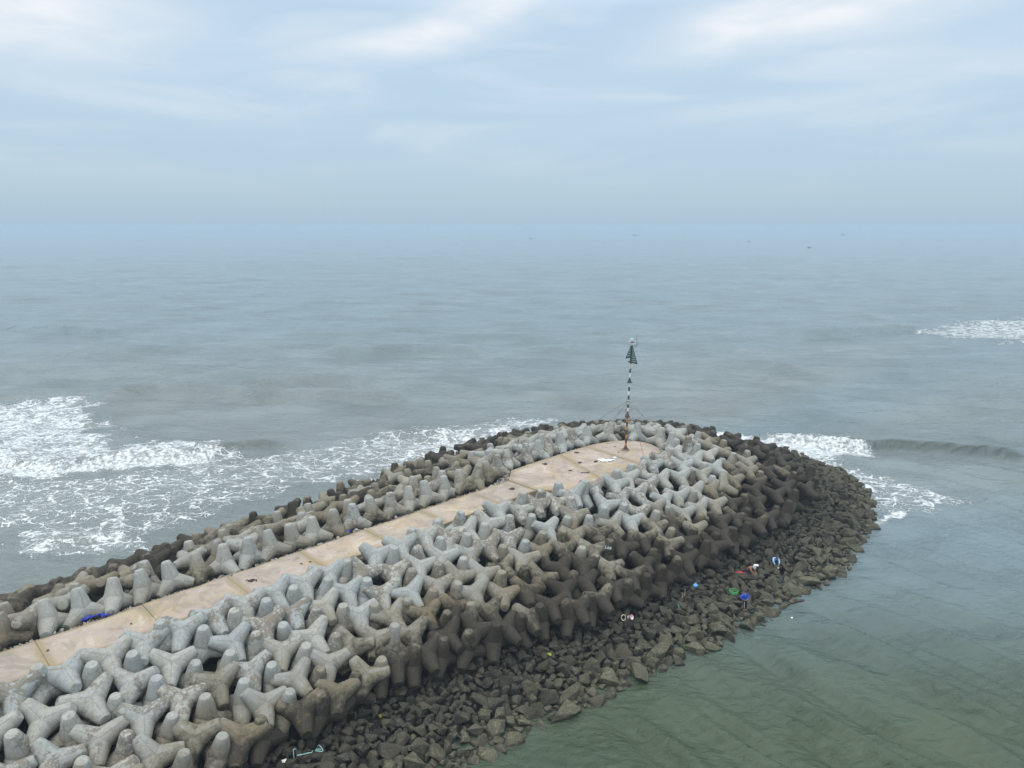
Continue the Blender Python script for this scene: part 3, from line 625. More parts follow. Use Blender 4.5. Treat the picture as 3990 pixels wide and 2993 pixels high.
T = np.array([(t[1], t[2]) for t in TETRA])
TC = sd(PC, T[:, 0], T[:, 1])
TS = (T - ORG) @ DIR; TN = (T - ORG) @ NRM
def side_of(i):
    if TS[i] > 27: return 'head'
    return 'harbour' if TN[i] > 0 else 'sea'
def wetness(i):
    x, y = T[i]
    if side_of(i) == 'sea':
        return max(.35, .86 - .036 * max(0.0, TC[i] - 1.5))
    w = float(np.clip((TS[i] + 14) / 60, 0, .50)) * float(np.clip((TC[i] - 1) / 5, .15, 1.1))
    if side_of(i) == 'head':
        w = .14 + .05 * max(0.0, TC[i] - 1.5) + (.25 if y > 74 else 0)
        w = min(.95, w)
    return w
def tetra_dice(i):
    rr = random.Random(i * 7 + 1)
    return rr.uniform(.86, .94), rr.randrange(3), rr.random()
N_IND = min(300, len(TETRA))
SCAN = False
rows = {}
for i in range(min(N_IND, len(TETRA))):
    row = min(int((TC[i] - 1.0) / 2.35), 6)
    rows.setdefault((side_of(i), row, TETRA[i][0]), []).append(i)
labels = {}
for (sd_, row, typ), L_ in rows.items():
    if sd_ == 'head': L_.sort(key=lambda i: math.atan2(T[i][1] - 66, T[i][0] - 8))
    else: L_.sort(key=lambda i: TS[i])
    for k, i in enumerate(L_):
        z = TETRA[i][3] + .2 + 1.9 * tetra_dice(i)[2] - .95 - 3.2 * wetness(i)
        colr = 'pale grey' if z > 4.1 else 'brown-stained' if z > 2.9 else 'dark brown'
        pose = 'three-armed tetrapod' if typ == 0 else 'upright tetrapod'
        rw = 'row beside the walkway' if row == 0 and sd_ != 'head' else 'row beside the platform' if row == 0 else ordinal(row + 1) + ' row down'
        if sd_ == 'head': end = 'round from harbour'; face = 'rounded head'
        else: end = 'from the near end'; face = 'harbour side' if sd_ == 'harbour' else 'seaward side'
        labels[i] = f"{colr} {pose}, {ordinal(k + 1)} {end}, {rw}, {face}"
mass = []
for i, (typ, x, y, z, az, tilt, yaw) in enumerate(TETRA):
    sc, var, rnd = tetra_dice(i)
    M = tetra_matrix(az, tilt, yaw, (x, y, z), sc)
    me = (ME_Y if typ == 0 else ME_U)[var]
    wet = wetness(i)
    if i < N_IND:
        o = bpy.data.objects.new('tetrapod', me)
        o.matrix_world = M
        o['rnd'] = rnd; o['wet'] = wet
        if SCAN: o['idx'] = i
        tag(link(o), labels[i], 'tetrapod', 'concrete tetrapods armouring the breakwater')
    else:
        mass.append((me, M, rnd, wet))

def join(name, items, m, extra):
    """one mesh out of many placed copies; extra: attribute names carried per copy"""
    cache = {}
    Vs, Ls, Ts, off, A = [], [], [], 0, {k: [] for k in extra}
    seam = []
    sm = []
    for it in items:
        me, M = it[0], it[1]
        if me.name not in cache:
            co = np.empty(len(me.vertices) * 3, np.float32); me.vertices.foreach_get('co', co)
            li = np.empty(len(me.loops), np.int32); me.loops.foreach_get('vertex_index', li)
            lt = np.empty(len(me.polygons), np.int32); me.polygons.foreach_get('loop_total', lt)
            us = np.empty(len(me.polygons), bool); me.polygons.foreach_get('use_smooth', us)
            se = np.zeros(len(me.vertices), np.float32)
            if 'seam' in me.attributes: me.attributes['seam'].data.foreach_get('value', se)
            cache[me.name] = (co.reshape(-1, 3), li, lt, us, se)
        co, li, lt, us, se = cache[me.name]
        Mn = np.array(M)
        Vs.append(co @ Mn[:3, :3].T + Mn[:3, 3]); Ls.append(li + off); Ts.append(lt); sm.append(us); seam.append(se)
        for k, v in zip(extra, it[2:]): A[k].append(np.full(len(co), v, np.float32))
        off += len(co)
    V = np.concatenate(Vs); L_ = np.concatenate(Ls); T_ = np.concatenate(Ts)
    me = bpy.data.meshes.new(name)
    me.vertices.add(len(V)); me.vertices.foreach_set('co', V.astype(np.float32).ravel())
    me.loops.add(len(L_)); me.loops.foreach_set('vertex_index', L_)
    me.polygons.add(len(T_)); me.polygons.foreach_set('loop_start', np.concatenate([[0], np.cumsum(T_)[:-1]]).astype(np.int32))
    me.polygons.foreach_set('loop_total', T_); me.polygons.foreach_set('use_smooth', np.concatenate(sm))
    me.update(calc_edges=True)
    for k in extra: fattr(me, k, np.concatenate(A[k]))
    fattr(me, 'seam', np.concatenate(seam))
    me.materials.append(m)
    return link(bpy.data.objects.new(name, me))
if mass:
    tag(join('tetrapod_mass', mass, M_TETRA, ('rnd', 'wet')), 'far tetrapods heaped around the seaward edge and head of the breakwater', 'tetrapods', kind='stuff')

# ------------------------------------------------------------------ boulders
def rock_mesh(name, seed, bev=.07):
    rr = random.Random(seed)
    bm = bmesh.new()
    sx, sy, sz = rr.uniform(.85, 1.3), rr.uniform(.75, 1.05), rr.uniform(.6, .85)
    for k in range(rr.randint(11, 17)):
        v = Vector((rr.gauss(0, 1), rr.gauss(0, 1), rr.gauss(0, 1))).normalized()
        # squared-off directions give quarry-stone corners
        v = Vector([math.copysign(abs(c) ** .7, c) for c in v]).normalized() * rr.uniform(.86, 1.08)
        bm.verts.new((v.x * sx, v.y * sy, v.z * sz))
    r = bmesh.ops.convex_hull(bm, input=bm.verts[:])
    bmesh.ops.delete(bm, geom=list({g for g in r['geom_interior'] if isinstance(g, bmesh.types.BMVert)}), context='VERTS')
    bmesh.ops.dissolve_limit(bm, angle_limit=.16, verts=bm.verts[:], edges=bm.edges[:])
    bmesh.ops.bevel(bm, geom=bm.edges[:], offset=bev, segments=2, profile=.6, affect='EDGES', clamp_overlap=True)
    bmesh.ops.triangulate(bm, faces=[f for f in bm.faces if len(f.verts) > 4])
    for f in bm.faces: f.smooth = False
    bmesh.ops.recalc_face_normals(bm, faces=bm.faces[:])
    me = bpy.data.meshes.new(name); bm.to_mesh(me); bm.free()
    me.materials.append(M_ROCK)
    return me
ROCKS = [rock_mesh('boulder', s) for s in range(20, 40)]

CAM = np.array([0, 0, 29.0])
def in_frame(x, y, z, mx=1.06):
    p = math.radians(12.4637)
    dz = z - 29
    zf = y * math.cos(p) - dz * math.sin(p); yu = y * math.sin(p) + dz * math.cos(p)
    if zf < 1: return False
    return abs(x / zf) < 512 / 718 * mx and -384 / 718 * mx < yu / zf < 384 / 718 * mx

class Hash:
    def __init__(s, c=1.0): s.c = c; s.d = {}
    def clash(s, x, y, r, k):
        i, j = int(x // s.c), int(y // s.c)
        for a in (-2, -1, 0, 1, 2):
            for b in (-2, -1, 0, 1, 2):
                for (X, Y, Q) in s.d.get((i + a, j + b), ()):
                    if (X - x) ** 2 + (Y - y) ** 2 < (k * (Q + r)) ** 2: return True
        return False
    def add(s, x, y, r): s.d.setdefault((int(x // s.c), int(y // s.c)), []).append((x, y, r))
H_ = Hash(1.2)
rocks = []
# stones that people stand or squat on come first
STAND = [(17.54, 49.25, .62), (22.3, 56.45, .55), (19.45, 54.3, .6), (18.7, 49.75, .5)]
for x, y, r in STAND:
    H_.add(x, y, r); rocks.append((x, y, r, 'stand'))
cand = RS.uniform((-46, 20), (46, 106), (120000, 2))
ct = sd(PT, cand[:, 0], cand[:, 1]); cw = sd(PW, cand[:, 0], cand[:, 1])
ok = (ct > -.9) & (cw < .32)
cand, ct, cw = cand[ok], ct[ok], cw[ok]
vv = np.clip(ct / np.where(np.abs(ct - cw) < 1e-6, 1e-6, ct - cw), 0, 1.15)
nc = len(cand)
for phase, (lo, hi, k, frac) in enumerate(((.58, .92, .64, .12), (.38, .58, .58, .42), (.25, .38, .54, 1.0), (.15, .25, .56, 1.0))):
    for i in range(nc):
        x, y = cand[i]; v = vv[i]
        if (phase == 0 and v < .45) or (phase == 1 and v < .15 and RS.rand() < .75): continue
        if phase < 2 and (i * 7919 % 1000) / 1000 > frac: continue
        r = lo + (hi - lo) * RS.rand()
        if phase == 0 and v < .7: r *= .8
        if H_.clash(x, y, r, k): continue
        H_.add(x, y, r); rocks.append((x, y, r, v))
R_ = np.array([(a[0], a[1]) for a in rocks])
RZ = ground_z(R_[:, 0], R_[:, 1])
rt = sd(PT, R_[:, 0], R_[:, 1]); rw = sd(PW, R_[:, 0], R_[:, 1])
rn = (R_ - ORG) @ NRM; rs = (R_ - ORG) @ DIR
place = []
for i, (x, y, r, v) in enumerate(rocks):
    rr = random.Random(i * 13 + 5)
    me = ROCKS[rr.randrange(len(ROCKS))]
    z = float(RZ[i]) + r * rr.uniform(.08, .3)
    tl = .4
    if v == 'stand': z = float(RZ[i]) + r * .25; tl = .08; v = .6
    e = Euler((rr.gauss(0, tl), rr.gauss(0, tl), rr.uniform(0, 6.28)))
    fx = rr.uniform(.85, 1.25)
    M = Matrix.Translation((x, y, z)) @ e.to_matrix().to_4x4() @ Matrix.Diagonal((r * fx, r, r * rr.uniform(.8, 1.15), 1))
    ol = float(np.clip((v - .3) * 1.5, 0, 1)) * rr.uniform(.4, 1)
    if rs[i] > 44: ol *= .5
    vis = in_frame(x, y, z, 1.0) and (rn[i] > 0 or rs[i] > 27) and rt[i] > -.2 and not (y > 84 and x < 28)
    dist = math.sqrt(x * x + y * y + (29 - z) ** 2)
    place.append((-(r * r * fx / dist ** 2) if vis else 1, i, me, M, rr.random(), ol, x, y, r))
place.sort(key=lambda a: a[:2])
ind = [p for p in place[:300]]
stuffr = [(p[2], p[3], p[4], p[5]) for p in place[300:]]
bands = {}
for p in ind:
    i = p[1]
    d = -rw[i]
    b = 0 if d < .75 else 1 if d < 1.9 else 2 if d < 3.2 else 3 if d < 4.6 else 4
    bands.setdefault(b, []).append(p)
BN = ['in the row along the waterline', 'in the second row from the water', 'in the third row from the water', 'in the fourth row from the water', 'close under the tetrapods']
for b, L_ in bands.items():
    L_.sort(key=lambda p: rs[p[1]] if rs[p[1]] < 30 else 30 + math.atan2(p[7] - 66, p[6] - 8) * 20 + 20)
    for k, p in enumerate(L_):
        sz = 'large' if p[8] > .66 else 'small' if p[8] < .42 else 'middle-sized'
        cl = 'olive weedy' if p[5] > .55 else 'dark grey' if p[4] < .5 else 'dark brown'
        o = bpy.data.objects.new('boulder', p[2])
        o.matrix_world = p[3]
        o['rnd'] = p[4]; o['olive'] = p[5]
        tag(link(o), f"{sz} {cl} boulder, {ordinal(k + 1)} from the near end {BN[b]}", 'boulder', 'riprap boulders at the foot of the breakwater')
# small stones in the gaps of the slope go with the unnumbered mass
sc_ = RS.uniform((-46, 20), (40, 98), (9000, 2))
c1 = sd(PC, sc_[:, 0], sc_[:, 1]); c2 = sd(PT, sc_[:, 0], sc_[:, 1])
sc_ = sc_[(c1 > .3) & (c2 < 0)]
sz_ = ground_z(sc_[:, 0], sc_[:, 1])
SMALL = [rock_mesh('stone', s, .05) for s in range(60, 66)]
for k, (x, y) in enumerate(sc_[:4200]):
    rr = random.Random(k)
    r = rr.uniform(.13, .36)
    M = Matrix.Translation((x, y, sz_[k] - .05)) @ Euler((rr.uniform(-.5, .5), rr.uniform(-.5, .5), rr.uniform(0, 6))).to_matrix().to_4x4() @ Matrix.Diagonal((r * 1.2, r, r * .8, 1))
    stuffr.append((SMALL[k % 6], M, rr.random() * .7, 0.0))
rock_mass = tag(join('riprap', stuffr, M_ROCK, ('rnd', 'olive')), 'smaller dark stones filling the bank between and beyond the larger boulders', 'riprap', kind='stuff')

# gravel along the walkway edges
M_GRAVEL = plain('edge_gravel', (.30, .265, .22), .9, .3, 3.0, col2=(.09, .08, .065))
gv = []
def path_edges():
    P_ = [(-46, -1.8), (24.0, -1.8)]
    for k in range(2300):
        s = RS.uniform(-30, 24); t = -1.8 - abs(RS.normal(0, .38)) - .03
        yield ORG + DIR * s + NRM * t
    for k in range(800):
        s = RS.uniform(-30, 22); t = 1.83 + abs(RS.normal(0, .4))
        yield ORG + DIR * s + NRM * t
    ring = [(4.9, 70.5), (7.8, 73.2), (10.2, 74.8), (12.3, 75.4), (14.3, 74.8), (15.5, 72.8), (15.5, 71.4)]
    ring = [(-.1, 65.6)] + ring
    for k in range(1100):
        j = RS.randint(0, len(ring) - 1); t = RS.rand()
        p = np.array(ring[j]) * (1 - t) + np.array(ring[j + 1]) * t
        c = np.array([8.5, 68.0]); d = (p - c) / np.linalg.norm(p - c)
        yield p + d * (abs(RS.normal(0, .4)) + .03)
    for k in range(200):
        yield np.array([-1.2 + RS.uniform(-.2, .9), 64.0 + RS.uniform(-1.2, 1.0)])
for k, p in enumerate(path_edges()):
    rr = random.Random(k + 9000)
    r = rr.uniform(.035, .10) if rr.random() < .93 else rr.uniform(.12, .24)
    z = 5.72 + rr.uniform(0, .12) - max(0, sd(PC, np.array([p[0]]), np.array([p[1]]))[0] - .3) * .4
    M = Matrix.Translation((p[0], p[1], z)) @ Euler((rr.uniform(-1, 1), rr.uniform(-1, 1), rr.uniform(0, 6))).to_matrix().to_4x4() @ Matrix.Diagonal((r * 1.3, r, r * .8, 1))
    gv.append((SMALL[k % 6], M, rr.random()))
tag(join('gravel', gv, M_GRAVEL, ('rnd',)), 'loose gravel strewn along the walkway edges', 'gravel', kind='stuff')

# surface to set small things down on
def bvh_of(objs):
    dg = bpy.context.evaluated_depsgraph_get()
    Vv, Pp, off = [], [], 0
    for o in objs:
        me = o.data; M = o.matrix_basis
        Vv += [M @ v.co for v in me.vertices]
        Pp += [[i + off for i in p.vertices] for p in me.polygons]
        off = len(Vv)
    return BVHTree.FromPolygons(Vv, Pp)
BV = bvh_of([o for o in SC.objects if o.type == 'MESH' and o.name.split('.')[0] in ('boulder', 'riprap', 'ground')])
def drop(x, y, top=3.2, default=.8):
    h = BV.ray_cast(Vector((x, y, top)), Vector((0, 0, -1)))
    return h[0].z if h[0] is not None else default

# ------------------------------------------------------------------ sea
NU, NV = 860, 760
yv = 20 * np.exp(np.linspace(0, math.log(16000 / 20), NV))
uu = np.linspace(-1, 1, NU)
WX = uu[None, :] * (yv[:, None] * 1.02 + 22); WY = np.repeat(yv[:, None], NU, 1)
rr_ = np.random.RandomState(8)
WY = WY + (rr_.rand(*WY.shape) - .5) * np.gradient(yv)[:, None] * .3
cell = np.gradient(yv)[:, None]
hgt = np.zeros_like(WX)
# how much a point belongs to the sheltered harbour side (right, near)
side = (WX - ORG[0]) * NRM[0] + (WY - ORG[1]) * NRM[1]
wH = sst(4, 18, side) * (1 - sst(70, 100, WY + .25 * (40 - WX)))
wL = sst(-4, -14, side) * 1.0 if False else (1 - sst(-16, -6, side)) * (1 - sst(95, 125, WY))
group = fbm(WX * .045, WY * .06, 3)
for k in range(26):
    lam = 1.7 * 1.145 ** k if k < 18 else 4 + (k - 18) * 3.2
    th = rr_.normal(90, 13 if lam > 6 else 24)
    a = .0155 * lam ** .85 * (1 if lam < 9 else .75)
    fade = sst(2.2, 4.5, lam / cell)
    kx, ky = math.cos(R(th)) * 2 * math.pi / lam, math.sin(R(th)) * 2 * math.pi / lam
    g = .35 + 1.6 * sst(.3, .65, fbm(WX * .02 + k * 3.1, WY * .035 - k, 2))
    ph = kx * WX + ky * WY + 1.6 * fbm(WX * .03 + k, WY * .03, 2) * 2 * math.pi / 2
    w = np.sin(ph + rr_.rand() * 6.3); w = w + .18 * np.cos(2 * ph)
    hgt += a * g * fade * w * (1 - wH * (.75 if lam < 12 else .9)) * (1 - .45 * wL)
for k in range(20):
    lam = 1.3 * 1.085 ** k
    bend = -18 * sst(40, 90, WY)                      # swell wrapping round the head
    th = rr_.normal(37, 7) + bend
    a = .027 * lam ** .9
    fade = sst(2.2, 4.5, lam / cell)
    kx, ky = np.cos(np.radians(th)) * 2 * math.pi / lam, np.sin(np.radians(th)) * 2 * math.pi / lam
    kx0, ky0 = math.cos(R(37)) * 2 * math.pi / lam, math.sin(R(37)) * 2 * math.pi / lam
    thk = rr_.normal(38, 8)
    kx0, ky0 = math.cos(R(thk)) * 2 * math.pi / lam, math.sin(R(thk)) * 2 * math.pi / lam
    g = .3 + 1.5 * sst(.3, .65, fbm(WX * .04 + k * 2.3, WY * .05 + k, 2))
    ph = kx0 * WX + ky0 * WY + 8.0 * fbm(WX * .03 + 9 + k * .37, WY * .03, 2)
    hgt += a * g * fade * np.sin(ph + rr_.rand() * 6.3) * wH * (.25 + .75 * sst(3, 16, side - 11))

foam = np.zeros_like(hgt); crest_shade = np.zeros_like(hgt)
FOAM = [
 ([(-102.9, 122.1), (-85.6, 116.5), (-80.3, 118.3), (-74.1, 117.4), (-67.7, 111.4), (-59.1, 99.7), (-54.3, 92.3), (-39.9, 91.7), (-37.5, 89.0), (-44.7, 85.4), (-49.6, 84.4), (-53.6, 80.7), (-62.2, 83.0), (-73.9, 85.9)], .85, 2.8),
 ([(-70.1, 81.1), (-61.0, 81.1), (-52.5, 79.4), (-44.0, 83.9), (-35.7, 86.9), (-27.1, 91.2), (-18.3, 99.7), (-10.8, 98.4), (0.2, 105.2), (6.0, 105.2), (-3.4, 94.6), (-12.7, 85.9), (-19.1, 78.5), (-23.1, 76.8), (-28.2, 70.8), (-32.8, 66.2), (-35.2, 61.0), (-44.2, 60.5), (-50.6, 66.2), (-58.2, 66.2)], .46, 2.2),
 ([(-50.1, 65.6), (-43.3, 66.8), (-36.1, 65.6), (-33.1, 61.6), (-39.6, 60.5), (-44.4, 60.7)], .58, 1.0),
 ([(34.7, 96.5), (40.5, 94.0), (44.2, 92.9), (48.1, 91.7), (46.3, 87.9), (41.1, 87.4), (37.0, 89.5), (34.3, 92.3)], .95, .7),
 ([(34.8, 90.1), (41.4, 85.9), (43.5, 81.1), (48.1, 76.8), (48.2, 72.2), (43.3, 70.8), (38.2, 68.8), (37.5, 70.1), (39.5, 75.2), (39.9, 81.1), (37.6, 86.9)], .52, 2.4),
 ([(116.4, 202.6), (130.8, 213.4), (148.1, 222.3), (184.9, 228.6), (148.1, 181.8), (119.9, 183.9), (115.1, 192.8)], .6, 6.0),
 ([(-17.5, 94.6), (-9.0, 98.4), (0.2, 103.8), (6.5, 106.0), (-3.3, 92.3), (-9.5, 85.9), (-15.4, 83.0)], .72, 1.5),
]
CRESTS = [
 (([(32.7, 97.1), (34.5, 96.1), (39.9, 94.4), (43.5, 92.9), (48.1, 91.7), (53.3, 91.7), (57.4, 90.1), (63.3, 87.6), (67.0, 87.2)], 1.15, .8, 4.5), dict(foam_to=(-.1, .36), foam_w=2.6, fd=1.0, shade=.9, churn=.5)),
 (([(-75.6, 87.9), (-64.3, 85.9), (-55.6, 83.9), (-51.0, 86.9), (-45.9, 87.9), (-40.7, 89.5), (-37.9, 90.9), (-34.1, 91.8), (-27.8, 92.6)], .9, .8, 4.5), dict(foam_to=(-.1, .77), foam_w=2.6, fd=1.0, shade=.6, churn=.4)),
 (([(-19.1, 96.1), (-16.5, 97.7), (-14.4, 98.4), (-11.9, 98.1), (-8.9, 97.1)], .6, 1.1, 3.0), dict(shade=.3)),
 (([(-45.2, 61.3), (-42.0, 62.5), (-38.9, 63.5), (-36.7, 65.0)], .3, .6, 2.0), dict(foam_to=(0, 1), foam_w=.8, fd=.85, churn=.15)),
 (([(-71.4, 120.2), (-66.7, 123.1), (-59.7, 125.7), (-52.4, 124.7), (-44.6, 122.1)], 1.15, 1.5, 6), {}),
 (([(-50.2, 128.6), (-42.9, 130.8), (-33.2, 130.4), (-25.6, 128.2)], 1.3, 1.5, 6), {}),
 (([(-46.0, 119.8), (-39.8, 121.1), (-30.9, 121.1), (-17.2, 118.3)], 1.3, 1.5, 6), {}),
 (([(-44.1, 163.1), (-33.0, 167.2), (-17.8, 166.5), (-5.6, 163.1)], 1.5, 1.9, 8), {}),
 (([(75.6, 189.6), (92.7, 197.1), (109.8, 202.6), (119.3, 200.1)], 1.9, 2.1, 9), {}),
 (([(35.0, 67.1), (37.6, 68.8), (39.1, 69.6)], .2, .6, 1.5), dict(foam_to=(-.1, 1.1), foam_w=.7, fd=.9)),
 (([(27.2, 147.7), (44.1, 150.6), (58.4, 145.0)], 1.2, 1.8, 7), {}),
 (([(-147.3, 205.2), (-125.8, 200.1), (-102.8, 190.5)], 1.3, 1.9, 8), {}),
]

near = (WY < 260)
iy = np.where(yv < 262)[0].max() + 1
sx, sy = WX[:iy], WY[:iy]
jig = (fbm(sx * .25, sy * .25, 4) - .47)
jig2 = (fbm(sx * .9 + 5, sy * .9, 3) - .43)
def poly_density(P_, soft):
    d = sd(P_, sx, sy)
    return 1 - sst(-soft, soft, d + jig * soft * 3.2 + jig2 * soft * 1.2)
for P_, dens, soft in FOAM:
    foam[:iy] = np.maximum(foam[:iy], dens * poly_density(P_, soft))
def crest(pts, amp, front, back, foam_to=None, foam_w=2.0, fd=.9, shade=0.0, churn=0.0):
    """a rising sea: steep towards the shore (-y), long behind"""
    pts = np.asarray(pts, float); best = np.full(sx.shape, 1e9); sgn = np.zeros_like(best); al = np.zeros_like(best)
    seg = np.hypot(*np.diff(pts, axis=0).T); cum = np.concatenate([[0], np.cumsum(seg)]); tot = cum[-1]
    for k in range(len(pts) - 1):
        a, b = pts[k], pts[k + 1]; e = b - a
        t = np.clip(((sx - a[0]) * e[0] + (sy - a[1]) * e[1]) / (e @ e), 0, 1)
        dx, dy = sx - a[0] - t * e[0], sy - a[1] - t * e[1]
        d = np.hypot(dx, dy); c = e[0] * dy - e[1] * dx
        m = d < best
        best = np.where(m, d, best); sgn = np.where(m, np.sign(c), sgn); al = np.where(m, (cum[k] + t * seg[k]) / tot, al)
    q = best * sgn + jig * 1.3
    prof = np.where(q > 0, np.exp(-(q / back) ** 2), np.exp(-(q / front) ** 2))
    trough = -.22 * np.exp(-((q + 2.4 * front) / (1.5 * front)) ** 2)
    env = sst(0, .12, al) * (1 - sst(.88, 1, al)) * np.where(best > 8 * back, 0, 1)
    ff = np.zeros_like(env)
    if foam_to is not None:
        lo, hi = foam_to
        ff = sst(lo - .03, lo + .03, al) * (1 - sst(hi - .03, hi + .03, al + jig * .1))
    hgt[:iy] += amp * env * (prof + trough) * (1 + jig * .4)
    if foam_to is not None:
        band = ff * (1 - sst(foam_w * .6, foam_w * 1.15, np.abs(q + foam_w * .75) + jig2 * 1.6)) * np.where(best < foam_w * 3, 1, 0)
        foam[:iy] = np.maximum(foam[:iy], fd * band)
        hgt[:iy] += churn * band * (fbm(sx * 1.3, sy * 1.3, 3) - .2)
    crest_shade[:iy] = np.maximum(crest_shade[:iy], shade * env * np.exp(-((q + front * .4) / (front * .9)) ** 2) * (1 - ff))  # mask for the painted darkening on the steep front
for c in CRESTS: crest(*c[0], **c[1])
# wash around the stones and along the seaward toe
dw = sd(PW, sx, sy)
sea_side = ((sx - ORG[0]) * NRM[0] + (sy - ORG[1]) * NRM[1] < 3) | (sy > 72 + .2 * (40 - sx))
ring = np.exp(-(np.abs(dw - .3 + jig * 3) / 1.3) ** 2)
foam[:iy] = np.maximum(foam[:iy], ring * np.where(sea_side, .85, .0) * (.5 + sst(.3, .6, fbm(sx * .3, sy * .3, 2))))
ringr = np.exp(-(np.abs(dw - .1 + jig2 * .7) / .5) ** 2) * sst(54, 66, sy) * (sx > 20)
foam[:iy] = np.maximum(foam[:iy], ringr * .5 * sst(.4, .6, fbm(sx * .35 + 3, sy * .35, 2)))
hgt[:iy] += (foam[:iy] > .25) * (fbm(sx * .8, sy * .8, 4) - .45) * .25 * sst(.25, .7, foam[:iy])
# the sea settles against the bank
hgt[:iy] *= .25 + .75 * sst(.0, 4.5, dw)
turb = np.clip(.08 + .85 * (1 - sst(-14, -2, side)) * (1 - sst(90, 220, WY)) + .5 * sst(62, 80, WY) * sst(0, 10, side) * (1 - sst(100, 180, WY)), 0, 1)
turb = np.maximum(turb, .08) * (.75 + .5 * fbm(WX * .02, WY * .03, 3))
turb = np.where(WY < 260, turb, .08)
turb *= 1 - .8 * wH * (1 - sst(58, 80, WY))
idx = np.arange(NU * NV).reshape(NV, NU)
F = np.stack([idx[:-1, :-1], idx[:-1, 1:], idx[1:, 1:], idx[1:, :-1]], -1).reshape(-1, 4)
wm = mesh_np('water', np.stack([WX.ravel(), WY.ravel(), hgt.ravel()], 1), F, M_WATER, True)
shel = wH * (1 - sst(38, 68, WY + .15 * WX))
fattr(wm, 'shelter', shel.ravel()); fattr(wm, 'foam', foam.ravel()); fattr(wm, 'turbid', np.clip(turb, 0, 1).ravel()); fattr(wm, 'crestshade', np.clip(crest_shade, 0, 1).ravel())
tag(link(bpy.data.objects.new('water', wm)), 'grey-green sea with low swell and white surf along the breakwater', kind='structure')

